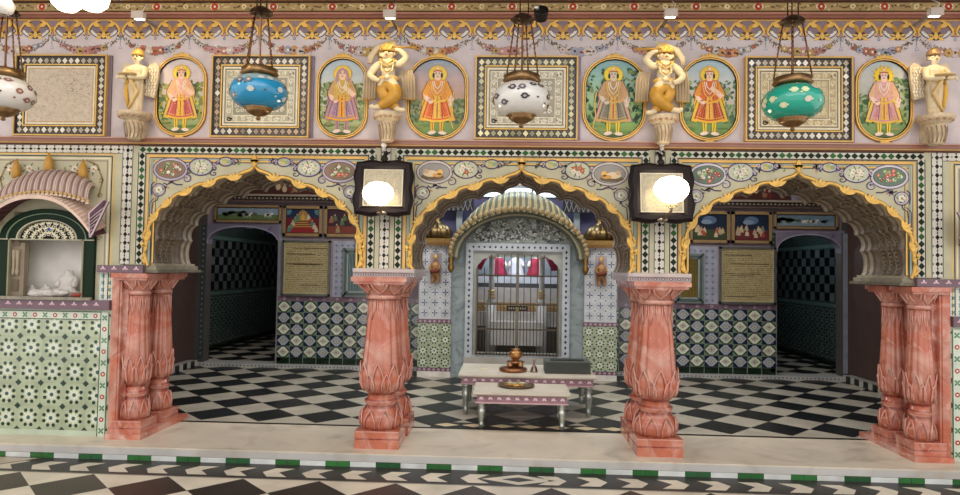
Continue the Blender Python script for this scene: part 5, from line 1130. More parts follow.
def wall_painting(x0, x1, z0, z1, label, kind, seed, y=YB):
    random.seed(seed); r = empty('framed_painting', ((x0+x1)/2, y, z0), label, 'painting', 'framed paintings on the back wall'); w = (x1-x0)/2; h = z1-z0; f = .05 if h > .3 else .035
    mb = MB()
    for (a, b, c_, d) in ((-w, 0, w, f), (-w, h-f, w, h), (-w, 0, -w+f, h), (w-f, 0, w, h)): mb.box(a, c_, -.05, 0, b, d, H('#9a7f58'))
    for (a, b, c_, d) in ((-w+f, f, w-f, f+.01), (-w+f, h-f-.01, w-f, h-f), (-w+f, f, -w+f+.01, h-f), (w-f-.01, f, w-f, h-f)): mb.box(a, c_, -.04, 0, b, d, H('#3a281e'))
    mb.build('frame', 'goldpaint', r)
    mb = MB(); q = Paint(mb, (0, -.02, 0)); q.clip = [(-w+f, f), (w-f, f), (w-f, h-f), (-w+f, h-f)]
    def body(u, v, s, c1, sk=H('#c79a7a')): q.ell(u, v, .4*s, .5*s, c1, 6+random.random(), 8); q.ell(u, v-.35*s, .55*s, .22*s, mixc(c1, BLACK, .2), 6, 8); q.ell(u+random.uniform(-.1, .1)*s, v+.62*s, .17*s, .19*s, sk, 8, 8)
    if kind == 'throne':
        q.rect(-w, 0, w, h, H('#6b2430'), 1); q.rect(-w, f, w, h*.3, H('#8c2a2c'), 2); q.rect(-w+f, h*.6, w-f, h-f, H('#23304a'), 1.5)
        for j in range(5): q.rect(-.17+j*.025, h*.3+j*.035, .17-j*.025, h*.335+j*.035, H('#b58a45'), 3+j*.3)
        q.poly([(-.1, h*.5), (.1, h*.5), (.07, h*.8), (0, h*.88), (-.07, h*.8)], H('#9a7a42'), 4); body(0, h*.62, .09, H('#c9a04a'))
        for sg in (-1, 1):
            for j in range(5): body(sg*(.1+.035*j), h*(.62-.1*j), .08, random.choice([H('#4f7f76'), H('#c7b49a'), H('#98392f'), H('#5d8a6a')]))
            q.petal(sg*.2, h*.88, .14, .1, -PI/2+sg*.9, H('#52808a'), 4)
    elif kind == 'scene':
        q.rect(-w, 0, w, h, H('#1e2a3c'), 1); q.rect(-w, 0, w, h*.42, H('#6b2f36') if seed % 2 else H('#3f4a34'), 2); q.ell(0, h*.72, .12, .07, H('#5a6f8c'), 2); q.ell(-.05, h*.66, .09, .04, H('#8394a6'), 2.4)
        for i in range(14): body(random.choice((-1, 1))*random.uniform(.05, w-.1), h*random.uniform(.25, .48), .075, random.choice([H('#c9b48e'), H('#b8a58c'), H('#a8503e'), H('#d0c0a0'), H('#6f8a86')]))
    elif kind == 'dark':
        q.rect(-w, 0, w, h, H('#3a2730'), 1); q.rect(-w, 0, w, h*.35, H('#7a3b33'), 2)
        for i in range(12): body(random.uniform(-w+.1, w-.1), h*random.uniform(.2, .7), .09, random.choice([H('#9a8a5a'), H('#73462f'), H('#58714f'), H('#a0604a'), H('#4e5d7c')]))
    else:
        q.rect(-w, 0, w, h, H('#8596a5') if seed % 2 else H('#6d8494'), 1); q.rect(-w, 0, w, h*.45, H('#5d6f45') if seed % 2 else H('#7e929c'), 2)
        for i in range(18): q.ell(random.uniform(-w, w*.2), h*random.uniform(.4, .6), .05, .03, H('#4b5942'), 3, 8)
        for i in range(5): u = random.uniform(-.1, w-.2); q.ell(u, h*.45, .05, .025, WHITE, 4, 8); q.rect(u-.035, h*.28, u-.028, h*.45, WHITE, 4); q.rect(u+.03, h*.28, u+.037, h*.45, WHITE, 4); q.ell(u+.055, h*.53, .018, .016, WHITE, 4, 6)
    q.clip = None; mb.build('canvas', 'gloss', r)
wall_painting(-4.05, -3.36, 2.27, 2.80, 'framed painting of a golden throne on red, above the left gilded board', 'throne', 1)
wall_painting(-3.32, -2.62, 2.27, 2.80, 'framed painting of seated people, partly behind the left arch edge', 'dark', 2)
wall_painting(-5.27, -4.09, 2.50, 2.80, 'long narrow landscape painting with white animals above the left doorway', 'land', 3)
wall_painting(3.66, 4.33, 2.26, 2.80, 'framed painting of a crowd under a dark cloud, above the right gilded board', 'scene', 5)
wall_painting(2.96, 3.63, 2.26, 2.80, 'framed painting of dancers on green, nearest the right pillar mirror', 'scene', 6)
wall_painting(4.37, 5.42, 2.52, 2.80, 'long narrow blue painting above the right doorway', 'land', 8)
for (a, b, lb, k, sd) in ((-4.75, -3.35, 'arched dark painting above the cornice, through the top of the left arch', 'dark', 12), (3.15, 4.75, 'arched dark painting above the cornice, through the top of the right arch', 'dark', 13)):
    random.seed(sd); r = empty('lunette_painting', ((a+b)/2, YB, 2.99), lb, 'painting', 'arched paintings above the cornice'); w = (b-a)/2; hh = .62
    arc = lambda m_, n=16: [(w*m_*math.cos(PI*i/n), hh*m_*math.sin(PI*i/n)) for i in range(n+1)]
    mb = MB(); A, B = arc(1), arc(.9)
    for i in range(16): mb.prism([(A[i][0], -.05, A[i][1]), (A[i+1][0], -.05, A[i+1][1]), (B[i+1][0], -.05, B[i+1][1]), (B[i][0], -.05, B[i][1])], (0, .05, 0), H('#8d8a9c'))
    mb.build('frame', 'paint', r)
    mb = MB(); mb.poly([(u, -.01, v) for u, v in arc(.91)], H('#3a4650')); q = Paint(mb, (0, -.012, 0)); q.clip = arc(.89)
    q.rect(-w, 0, w, .14, H('#4d2b28'), 1)
    for i in range(20): u, v = random.uniform(-w*.5, w*.5), random.uniform(.08, .36); q.ell(u, v, .045, .06, random.choice([H('#9c7f5a'), H('#6b2f2f'), H('#8a6a4a'), H('#31505c'), H('#c0a888')]), 2+random.random(), 8); q.ell(u, v+.075, .02, .024, H('#c49a7a'), 3.2, 7)
    q.clip = None; mb.build('canvas', 'gloss', r)
for (a, b, col, lb, nb) in ((-2.98, -2.45, H('#8ba3a6'), 1, 12), (2.72, 3.20, H('#a08a4a'), 2, 11)):
    r = struct(empty('window_%d' % lb, ((a+b)/2, YB, 1.235), None, None)); w = (b-a)/2; h = .84
    mb = MB()
    for (k, yy, cc) in ((0, -.04, '#7c8684'), (.035, -.055, '#54615f'), (.06, -.03, '#98a39f')):
        for (p0, q0, p1, q1) in ((-w+k, k, w-k, k+.035), (-w+k, h-k-.035, w-k, h-k), (-w+k, k, -w+k+.035, h-k), (w-k-.035, k, w-k, h-k)): mb.box(p0, p1, yy, 0, q0, q1, H(cc))
    mb.box(-w+.09, w-.09, -.004, 0, .09, h-.09, H('#1c2320')); mb.build('window_frame', 'gloss', r)
    for i in range(nb): u = -w+.115+i*(2*w-.23)/(nb-1); m2 = MB(); m2.box(u-.008, u+.008, -.028, -.012, .09, h-.09, col); m2.build('bar', 'steel', r)
# ================================================================ SHRINE
YS = 4.1
sh = empty('shrine', (0, YS, 0), 'domed marble and tile shrine with ribbed golden canopy, seen through the central arch', 'shrine')
def L(o_, y=YS): return (o_[0], o_[1]-y, o_[2])
SX = .04
mb = MB(); mb.T = Matrix.Translation((SX, 0, 0)); g = H('#93a0a2')
for s_ in (-1, 1): mb.box(*sorted((s_*.82, s_*1.06)), 0, .55, 0, 2.2, g)
# curved front wall above the door
arcf = [(1.06*math.cos(t), 1.95+.70*math.sin(t)) for t in [PI*k/20 for k in range(21)]]
mb.poly([(u, .02, v) for u, v in arcf], H('#a9b0a4'))
mb.box(-.82, .82, 0, .55, 2.16, 2.2, g)
mb.build('marble_surround', 'grey_marble', sh)
mb = MB(); q = Paint(mb, (SX, -.0, 0)); random.seed(21)     # mosaic tympanum
for i in range(420):
    t = random.uniform(0, PI); rr = random.random()**.5; u = .95*rr*math.cos(t); v = 2.22+.37*rr*math.sin(t)
    q.petal(u, v, random.uniform(.03, .06), .025, random.uniform(0, 6.28), random.choice([H('#2f4a3a'), H('#2a3644'), H('#dfe6df'), H('#cfd6cf'), H('#4a3230'), H('#e3e6df')]), 1+random.random()*3)
mb.build('mosaic_tympanum', 'gloss', sh)
mb = MB(); mb.T = Matrix.Translation((SX, 0, 0))
for (ro, ri, y0, y1, cc) in ((1.10, 1.05, -.36, .02, '#9c8f74'), (1.05, 1.0, -.32, .02, '#5e6152'), (1.0, .965, -.26, .02, '#b3a98a'), (.965, .94, -.2, .02, '#4f5a4c')):
    for i in range(28):
        t0, t1 = PI*i/28, PI*(i+1)/28
        P_ = [(r_*math.cos(t), y0, 1.93+(r_*.70)*math.sin(t)) for r_, t in ((ro, t0), (ro, t1), (ri, t1), (ri, t0))]
        mb.prism(P_, (0, y1-y0, 0), H(cc))
mb.build('arched_eave', 'gloss', sh)
for s_ in (-1, 1):
    mb = MB(); mb.smooth = True; mb.lathe([(.01, -.24), (.04, -.2), (.055, -.14), (.03, -.08), (.05, -.04), (.04, 0.02), (.05, .06)], 16, (SX+s_*1.06, -.28, 1.92), H('#a9834a')); mb.build('eave_pendant', 'brass', sh)
# ribbed vault over the eave
def vault(mb, cx, zl, zm, ht, hw, yd, n, c1, c2, y0=0, tw=.62, dr=.55):
    NV = 12
    S = lambda u: (cx+hw*u, zl+(zm-zl)*(1-u*u)**.75)
    for i in range(n):
        for j in range(NV):
            P_ = []
            for (du, dv) in ((0, 0), (1, 0), (1, 1), (0, 1)):
                u = -1+2*(i+du)/n; v = (j+dv)/NV; x, zb_ = S(u); top = ht*(1-abs(u)**3*dr)
                P_.append((x*(1-0*v)-(x-cx)*.12*v**2, y0-yd*math.cos(v*PI/2)**.8, zb_+top*math.sin(v*PI/2)))
            mb.poly(P_, c1 if i % 2 else c2)
        u = -1+2*(i+.5)/n; P_ = []
        for j in range(NV+1):
            v = j/NV; x, zb_ = S(u); top = ht*(1-abs(u)**3*dr); P_.append((x-(x-cx)*.12*v**2, y0-yd*math.cos(v*PI/2)**.8-.004, zb_+top*math.sin(v*PI/2)+.004))
        mb.tube(P_, hw/n*tw, c1 if i % 2 else c2, 6)
mb = MB(); vault(mb, SX, 2.05, 2.66, .36, 1.06, .42, 44, H('#a3946c'), H('#5b5f4e'), .04, .46); mb.build('ribbed_canopy', 'goldpaint', sh)
mb = MB(); mb.T = Matrix.Translation((SX, 0, 0))
for i in range(34):
    t = PI*(i+.5)/34; mb.ell((1.07*math.cos(t), -.38, 1.97+.74*math.sin(t)), (.045, .02, .045), H('#94805a'), 8, 6)
mb.build('petal_row', 'goldpaint', sh)
def kalash(mb, x, y, z, s, col):
    mb.smooth = True; mb.lathe([(.14*s, 0), (.17*s, .03*s), (.18*s, .08*s), (.15*s, .15*s), (.08*s, .2*s), (.03*s, .23*s), (.05*s, .27*s), (.02*s, .31*s), (.035*s, .35*s), (.015*s, .40*s), (.004*s, .5*s)], 56, (x, y, z), col, fn=lambda r_, t, zz: r_*(1+(.16 if zz < .2*s else .03)*abs(math.cos(7*t)))); mb.smooth = False
for s_ in (-1, 1):       # side pylons with domed tops and small musicians
    cx = SX+s_*1.33; mb = MB(); mb.box(cx-.27, cx+.27, -.05, .6, 0, 2.12, H('#b9bdbf')); q = Paint(mb, (cx, -.05, 0))
    q.rect(-.27, .0, .27, .09, WHITE, 1); q.rect(-.27, .09, .27, .15, H('#6f5362'), 2); q.rect(-.27, .86, .27, .93, H('#6f5362'), 2)
    for i in range(7): q.flower(-.23+i*.077, .12, .022, H('#c7a9b4'), DK, 3, 4); q.flower(-.23+i*.077, .895, .022, H('#c7a9b4'), DK, 3, 4)
    for i in range(3):
        for j in range(4): star_tile(q, -.18+i*.18, .24+j*.18, .178)
    q.rect(-.27, .93, .27, 2.12, H('#c3c6c9'), 1)
    for i in range(3):
        for j in range(7):
            u, v = -.17+i*.17, 1.03+j*.165
            for k in range(4): q.petal(u, v, .055, .022, k*PI/2, H('#3b4a6b'), 2)
            q.ring(u, v, .07, .065, .006, H('#8b93a3'), 2, 10); q.ell(u+.085, v+.08, .012, .012, H('#4b3a4b'), 2, 6)
    for e in (-.27, .255): q.rect(e, .93, e+.015, 2.12, H('#7c8288'), 3)
    q.rect(-.09, 1.5, .1, 2.0, H('#a79aa0'), 3)
    mb.build('tiled_pylon', 'tile', sh)
    mb = MB(); mb.box(cx-.28, cx+.28, -.12, .4, 2.12, 2.17, H('#8c6a44')); mb.box(cx-.24, cx+.24, -.08, .36, 2.17, 2.24, H('#a5854f')); kalash(mb, cx, .12, 2.24, 1.25, H('#7a6542')); mb.build('domed_finial', 'brass', sh)
    fg = empty('musician_relief', (cx, YS-.06, 1.5), 'small golden musician figure on the tiled pylon %s of the gate' % ('left' if s_ < 0 else 'right'), 'statue', 'musician reliefs on the shrine pylons')
    J = [((0, -.05, .2), .045), ((0, -.05, .28), .05), ((0, -.05, .33), .035), ((0, -.05, .36), .018), ((0, -.06, .4), .035), ((.06, -.06, .31), .022), ((.08, -.1, .24), .017), ((.01, -.12, .26), .014), ((-.06, -.06, .31), .022), ((-.09, -.08, .25), .017), ((-.05, -.11, .2), .014), ((.04, -.06, .14), .032), ((.06, -.06, .06), .022), ((.03, -.07, .01), .016), ((-.04, -.05, .14), .032), ((-.03, -.05, .06), .022), ((-.05, -.07, .01), .016)]
    skin_body('body', J, [(0, 1), (1, 2), (2, 3), (3, 4), (2, 5), (5, 6), (6, 7), (2, 8), (8, 9), (9, 10), (0, 11), (11, 12), (12, 13), (0, 14), (14, 15), (15, 16)], 'goldpaint', fg, 2, H('#a67a4a'))
    mb = MB(); mb.tube([(-.07, -.11, .19), (.07, -.12, .22)], [.03, .035], H('#7c3f33'), 10); mb.build('drum', 'paint', fg)
    mb = MB(); mb.lathe([(.036, 0), (.04, .02), (.02, .05), (.004, .07)], 12, (0, -.06, .415), GOLD); mb.build('crown', 'goldpaint', fg)
# sanctum room behind the gate
mb = MB(); 
mb.box(-1.0+SX, 1.0+SX, 2.4, 2.5, 0, 3.2, H('#a9b3b8')); mb.box(-1.05+SX, -.95+SX, .5, 2.5, 0, 3.2, H('#9aa4a8')); mb.box(.95+SX, 1.05+SX, .5, 2.5, 0, 3.2, H('#9aa4a8')); mb.box(-1+SX, 1+SX, .5, 2.5, 3.15, 3.2, H('#a9b3b8'))
mb.build('sanctum_wall', 'paint', sh)
# tiled door frame with cusped inner arch
mb = MB(); mb.T = Matrix.Translation((SX, 0, 0))
for (a, b, c_, d) in ((-.84, .37, -.72, 2.05), (.72, .37, .84, 2.05), (-.84, 2.05, .84, 2.17), (-.84, .28, .84, .37)): mb.box(a, c_, -.05, .1, b, d, H('#b5bcc2'))
q = Paint(mb, (0, -.05, 0))
for i in range(19):
    for s_ in (-1, 1): q.poly([(s_*.78-.022, .42+i*.09), (s_*.78, .39+i*.09), (s_*.78+.022, .42+i*.09), (s_*.78, .45+i*.09)], H('#2c3656'), 1)
for i in range(17): 
    for v in (2.11, .325): q.poly([(-.72+i*.09-.022, v), (-.72+i*.09, v-.025), (-.72+i*.09+.022, v), (-.72+i*.09, v+.025)], H('#2c3656'), 1)
mb.build('tiled_door_frame', 'tile', sh)
mb = MB(); mb.T = Matrix.Translation((SX, 0, 0)); ip = []
cz = [(.66, 1.6), (.66, 1.74), (.60, 1.86), (.50, 1.93), (.38, 1.97), (.2, 1.985), (0, 2.01)]
for i in range(len(cz)-1): ip += bez(cz[i], cz[i+1], .16, 5)
ip.append(cz[-1])
for sg in (-1, 1):
    P_ = [(sg*u, .0, v) for u, v in ip] + [(0, .0, 2.06), (sg*.73, .0, 2.06), (sg*.73, 0, .37), (sg*.66, 0, .37)]
    mb.prism(P_ if sg < 0 else P_[::-1], (0, .06, 0), H('#a6a9a2'))
mb.build('cusped_inner_arch', 'tile', sh)
# altar
al = empty('altar', (SX, YS+1.0, 0), 'white tiered altar with two gold-ringed pillars behind the barred gate', 'altar')
mb = MB()
for (w, y0, y1, z0, z1, cc) in ((.9, .0, 1.2, 0, .75, '#3c3834'), (.85, -.02, 1.2, .75, 1.0, '#c2bfbb'), (.85, .1, 1.2, 1.0, 1.16, '#a8865a'), (.88, .2, 1.2, 1.16, 1.42, '#c9c5c0'), (.9, .35, 1.2, 1.42, 1.5, '#3b3b3e'), (.9, .45, 1.2, 1.5, 1.62, '#cdd2d6')):
    mb.box(-w, w, y0, y1, z0, z1, H(cc))
for i in range(22): mb.ell((-.8+i*.076, .09, 1.1), (.025, .015, .03), GOLD, 8, 5)
mb.box(-.45, .45, -.35, .0, .45, .85, H('#b9b6b2'))
mb.build('tiers', 'gloss', al)
for s_ in (-1, 1):
    mb = MB(); mb.smooth = True; mb.lathe([(.09, 1.16), (.07, 1.2), (.06, 1.24), (.05, 1.3), (.05, 1.95), (.07, 2.0), (.085, 2.06), (.08, 2.1)], 20, (s_*.44, -.1, 0), H('#c9c6bd')); mb.box(s_*.44-.09, s_*.44+.09, -.19, -.01, 0, 1.16, H('#b9b6b2'))
    mb.build('altar_pillar', 'gloss', al)
    mb = MB(); mb.smooth = True
    for z in (1.25, 1.3, 1.36, 1.95, 2.0): mb.lathe([(.06, z), (.07, z+.012), (.06, z+.024)], 18, (s_*.44, -.1, 0), GOLD)
    mb.build('gold_ring', 'brass', al)
for i, (x, c1, lb) in enumerate(((-.28, '#a02f4a', 'draped altar figure in deep pink, behind the left part of the gate'), (.0, '#d5d9de', 'pale central altar figure in white and silver, behind the gate'), (.30, '#a83248', 'draped altar figure in crimson, behind the right part of the gate'))):
    fr = empty('altar_figure', (SX+x*1.2, YS+1.6, 1.62), lb, 'statue', 'draped figures on the altar')
    J = [((0, 0, .1), .12), ((0, 0, .22), .09), ((0, 0, .30), .07), ((0, 0, .35), .035), ((0, 0, .42), .06), ((.11, -.02, .27), .035), ((.14, -.08, .18), .028), ((-.11, -.02, .27), .035), ((-.14, -.08, .18), .028)]
    skin_body('body', J, [(0, 1), (1, 2), (2, 3), (3, 4), (2, 5), (5, 6), (2, 7), (7, 8)], 'paint', fr, 2, H('#d9cfc2'))
    mb = MB(); mb.smooth = True; mb.lathe([(.16, 0), (.155, .06), (.13, .14), (.11, .22), (.12, .3), (.07, .34)], 24, (0, 0, 0), H(c1), fn=lambda r_, t, z: r_*(1+.06*math.cos(11*t))); mb.build('robe', 'paint', fr)
    mb = MB(); mb.smooth = True; mb.lathe([(.065, 0), (.07, .03), (.05, .07), (.01, .13)], 16, (0, 0, .45), GOLD); mb.build('crown', 'brass', fr)
for s_ in (-1, 1):
    mb = MB()
    for k in range(5): mb.tube([(SX+s_*(.5+.06*k), YS+1.3, 2.4), (SX+s_*(.52+.06*k), YS+1.28, 2.1), (SX+s_*(.68+.045*k), YS+1.3, 1.75)], [.04, .05, .045], jit(H('#9c2f45'), .2), 8)
    tag(mb.build('red_curtain', 'paint', None, (SX+s_*.7, YS+1.3, 1.7)), 'crimson curtain gathered at the %s side of the altar' % ('left' if s_ < 0 else 'right'), 'curtain', 'altar curtains')
# barred gate
gt = empty('barred_gate', (SX, YS-.07, .37), 'two-leaf steel gate of thin vertical bars closing the shrine', 'gate')
for i in range(25):
    u = -.64+i*.0533; top = .82 if i % 2 else 1.62
    if abs(u) > .5: top = min(top, 1.42)
    m2 = MB(); m2.box(u-.0065, u+.0065, 0, .013, 0.0, top, H('#4f483d')); m2.build('bar', 'steel', gt)
for z in (.02, .42, .82, 1.28):
    m2 = MB(); m2.box(-.66, .66, -.004, .016, z-.012, z+.012, H('#5b5245')); m2.build('rail', 'steel', gt)
for u in (-.66, -.012, .012, .66):
    m2 = MB(); m2.box(u-.012, u+.012, -.006, .02, 0, 1.4 if abs(u) > .5 else 1.64, H('#7a7468')); m2.build('stile', 'steel', gt)
m2 = MB(); m2.box(-.17, .17, -.015, -.005, .72, .8, H('#2b2825')); q = Paint(m2, (0, -.015, 0))
for i in range(8): q.rect(-.14+i*.037, .745, -.12+i*.037, .775, H('#9a958a'), 1)
m2.build('name_plate', 'dark', gt)
m2 = MB(); m2.tube([(0, -.02, .78), (-.01, -.03, .86), (.01, -.02, .93)], .01, H('#8d8a80'), 6); m2.box(-.02, .02, -.03, -.01, .72, .78, H('#8f7a4a')); m2.build('padlock', 'brass', gt)
mb = MB(); mb.box(-.85+SX, .85+SX, YS-.1, YS+.6, 0, .34, H('#b3b1ac')); mb.box(-.82+SX, .82+SX, YS+.5, YS+2.4, 0, .04, H('#777')if False else H('#777777')); struct(mb.build('trim_12', 'white_marble'))
# lattice panels, blue upper wall and skylight over the shrine
mb = MB(); 
for s_ in (-1, 1):
    mb.box(*sorted((SX+s_*.75, SX+s_*1.75)), YB-.3, YB-.26, 2.72, 2.98, H('#2b2a2f')); q = Paint(mb, (SX+s_*1.25, YB-.3, 2.85))
    for i in range(12):
        q.stroke([(-.48+i*.08, -.12), (-.4+i*.08, .12)], .01, H('#8a8a8c'), 1); q.stroke([(-.4+i*.08, -.12), (-.48+i*.08, .12)], .01, H('#8a8a8c'), 1.5)
struct(mb.build('trim_13', 'paint'))
mb = MB(); mb.box(-1.75+SX, 1.75+SX, YB-.06, YB-.02, 2.1, 2.98, H('#5d5b80')); struct(mb.build('trim_14', 'paint'))
mb = MB()
mb.box(-.62, .7, YB-.05, YB-.01, 3.0, 3.5, H('#cfe6f2')); o = struct(mb.build('window_3', 'skylight'))
mb = MB()
for u in (-.62, -.2, .28, .7): mb.box(u-.012, u+.012, YB-.07, YB-.04, 2.98, 3.52, H('#40454c'))
mb.box(-.64, .72, YB-.07, YB-.04, 2.97, 3.0, H('#40454c')); mb.build('window_frame', 'paint', o)
mb = MB(); c = at(520, 184, 3.6)
for s_ in (-1, 0, 1): mb.smooth = True; mb.lathe([(.0, -.05), (.03, -.04), (.045, 0), (.03, .03), (.015, .04)], 14, (c.x+s_*.14, 3.6, c.z+(0 if s_ == 0 else .02)), WHITE if s_ == 0 else H('#3b3b44')); mb.tube([(c.x+s_*.14, 3.6, c.z+.03), (c.x, 3.6, c.z+.15)], .008, H('#333940'), 6)
mb.tube([(c.x, 3.6, c.z+.14), (c.x, 3.6, CEIL)], .008, H('#333940'), 6)
tag(mb.build('three_bulb_pendant', 'ceramic', None, (c.x, 3.6, c.z)), 'small three-armed pendant fitting above the shrine canopy', 'ceiling lamp')
# ================================================================ NICHES IN THE FRONT WALL
random.seed(31)
def niche(sg, label):
    cx = -4.815*(-1 if sg > 0 else 1); r = empty('wall_niche', (cx, 0, 1.37), label, 'niche'); Z0 = 1.37
    mb = MB(); q = Paint(mb, (0, 0, -Z0))
    # inner panel borders
    e = .51
    for (o, w, col) in ((.0, .012, GOLD), (-.022, .01, DK), (-.045, .014, CREAM), (-.07, .01, H('#8f7a6a'))):
        for s_ in (-1, 1): q.stroke([(s_*(.655+o), 1.38), (s_*(.655+o), 2.865+o)], w, col, 2)
        q.stroke([(-(.655+o), 2.865+o), (.655+o, 2.865+o)], w, col, 2)
    for s_ in (-1, 1):
        for k in range(4):
            u, v = s_*(.14+.1*k), 2.66+.05*(k % 2); q.flower(u, v, .04, H('#d3cdbb'), GOLD2, 4)
            for j in range(4): q.petal(u, v, .075, .014, j*1.6+k, H('#5d5a44'), 3)
        q.stroke([(s_*.5, 2.42), (s_*.54, 2.6), (s_*.48, 2.75), (s_*.36, 2.8)], .02, H('#8e7a52'), 3)
        for k in range(5): q.stroke(spiral(s_*.52, 2.0+k*.15, .03, 1.1, k, s_, 10), .01, H('#8f7d5c'), 3)
    mb.build('painted_border', 'paint', r)
    gr = H('#0d2413')
    mb = MB(); Zc = 1.985-Z0     # green door-case with round head
    for s_ in (-1, 1):
        mb.box(*sorted((s_*.50, s_*.39)), -.04, .02, 0.0, Zc, gr); mb.box(*sorted((s_*.395, s_*.38)), -.05, .02, 0.0, Zc, H('#8f8a72'))
    N_ = 24
    for (ro, ri, y0, cc) in ((.50, .42, -.04, gr), (.42, .41, -.05, H('#7d8f78')), (.41, .32, -.035, gr), (.32, .305, -.045, H('#b8b39c'))):
        for i in range(N_):
            t0, t1 = PI*i/N_, PI*(i+1)/N_
            mb.prism([(r_*math.cos(t), y0, Zc+r_*.62*math.sin(t)) for r_, t in ((ro, t0), (ro, t1), (ri, t1), (ri, t0))], (0, .03-y0, 0), cc)
    mb.box(-.50, .50, -.05, .02, Zc-.012, Zc, H('#a9a48f')); mb.build('green_arched_frame', 'paint', r)
    mb = MB(); q = Paint(mb, (0, -.012, Zc)); mb.poly([(.3*math.cos(PI*i/20), -.01, Zc+.186*math.sin(PI*i/20)) for i in range(21)], BLACK)
    q.clip = [(.29*math.cos(PI*i/20), .18*math.sin(PI*i/20)) for i in range(21)]
    for ring_ in ((.08, 5), (.16, 8), (.24, 11)):
        for i in range(ring_[1]):
            t = PI*(i+.5)/ring_[1]; u, v = ring_[0]*math.cos(t), ring_[0]*.62*math.sin(t)
            for k in range(3): q.petal(u, v, .045, .02, t+(k-1)*.9, H('#cfc8ac'), 1+k*.2)
            q.ring(u, v, .018, .014, .006, H('#e0dac0'), 2, 8)
    q.ell(0, .1, .018, .018, H('#3557a0'), 3); q.clip = None
    mb.build('fretwork_fanlight', 'paint', r)
    # projecting curved eave with lattice soffit
    def eave(t): u = -1+2*t; return (.60*u, 2.375-.37*abs(u)**2.3 - Z0)
    mb = MB(); n = 36; A = [eave(i/n) for i in range(n+1)]
    for i in range(n):
        (a, za), (b, zb_) = A[i], A[i+1]
        mb.poly([(a, -.24, za), (b, -.24, zb_), (b, -.24, zb_+.035), (a, -.24, za+.035)], H('#d9bfae')); mb.poly([(a, -.24, za+.035), (b, -.24, zb_+.035), (b, .0, zb_+.12), (a, .0, za+.12)], H('#c9ab9c'))
        mb.poly([(a, -.24, za), (b, -.24, zb_), (b, 0, zb_+.05), (a, 0, za+.05)], H('#53343c') if i % 2 else H('#6b444a'))
        mb.tube([(a, -.24, za+.035), (a, -.0, za+.125)], .005, H('#e0cdbf'), 5)
    mb.build('curved_eave', 'paint', r)
    for s_ in (-1, 1):     # side brackets with latticed face, down-swept tips
        mb = MB(); P_ = [(s_*.59, -.25, 2.0-Z0), (s_*.61, -.25, 2.03-Z0), (s_*.73, -.2, 2.36-Z0), (s_*.66, -.16, 2.38-Z0), (s_*.54, -.2, 2.24-Z0)]
        mb.prism(P_, (0, .03, 0), H('#4a2c3a'))
        mb.tube([P_[0], P_[1], P_[2], P_[3], P_[4], P_[0]], .009, H('#cdb7c2'), 5)
        for k in range(5): t = k/5; mb.tube([(s_*(.58-.03*t), -.245+.03*t, 2.05-Z0+.16*t), (s_*(.61+.11*t), -.25+.04*t, 2.08-Z0+.27*t)], .004, H('#c9b0b4'), 5)
        mb.build('eave_bracket', 'gloss', r)
    mb = MB(); vault(mb, .06, 2.36-Z0, 2.455-Z0, .235, .46, .2, 28, H('#cdb8ae'), H('#9d847c'), -.0, .4, .25)
    for i in range(21): u = -.46+i*.046; zb_ = 2.36+.095*(1-(u/.47)**2 if abs(u) < .47 else 0)**.75-Z0; mb.ell((u+.06, -.2, zb_-.006), (.022, .012, .018), H('#c2a06c'), 8, 5); mb.ell((u+.06, -.205, zb_-.03), (.024, .008, .012), H('#d0b9a4'), 8, 5)
    mb.build('ribbed_canopy', 'paint', r)
    for (u, z) in ((-.34, 2.63), (0, 2.70), (.36, 2.63)):
        mb = MB(); mb.smooth = True; mb.lathe([(.03, 0), (.042, .03), (.045, .07), (.035, .12), (.02, .16), (.005, .2)], 16, (u, -.05, z-Z0-.03), H('#b98a3a'), fn=lambda r_, t, zz: r_*(1+.06*math.cos(zz*160))); mb.build('finial', 'goldpaint', r)
    # open door leaf folded at the side and the sill
    mb = MB(); w = H('#8a7d6c'); x_ = -.385 if sg < 0 else .385
    mb.box(*sorted((x_, x_+(-sg)*.13)), .0, .05, .02, Zc-.04, w)
    for (z0, z1) in ((.08, .2), (.26, .5), (.54, .62)): mb.box(*sorted((x_+(-sg)*.02, x_+(-sg)*.08)), -.012, .0, z0, z1, H('#6b5f50'))
    for k in range(2): mb.smooth = True; mb.lathe([(.014, .24), (.018, .28), (.012, .32), (.016, .4), (.02, .5)], 10, (x_+(-sg)*(.03+.04*k), -.015, 0), H('#a3957f'))
    mb.build('carved_door_leaf', 'paint', r)
    mb = MB(); mb.box(-.50, .50, -.08, .2, -.0, .03, H('#8f8778')); mb.build('sill', 'stone', r)
    return r
niche(-1, 'arched wall niche with green frame and striped canopy at the left end')
niche(1, 'arched wall niche at the right end, only its eave tip in view')
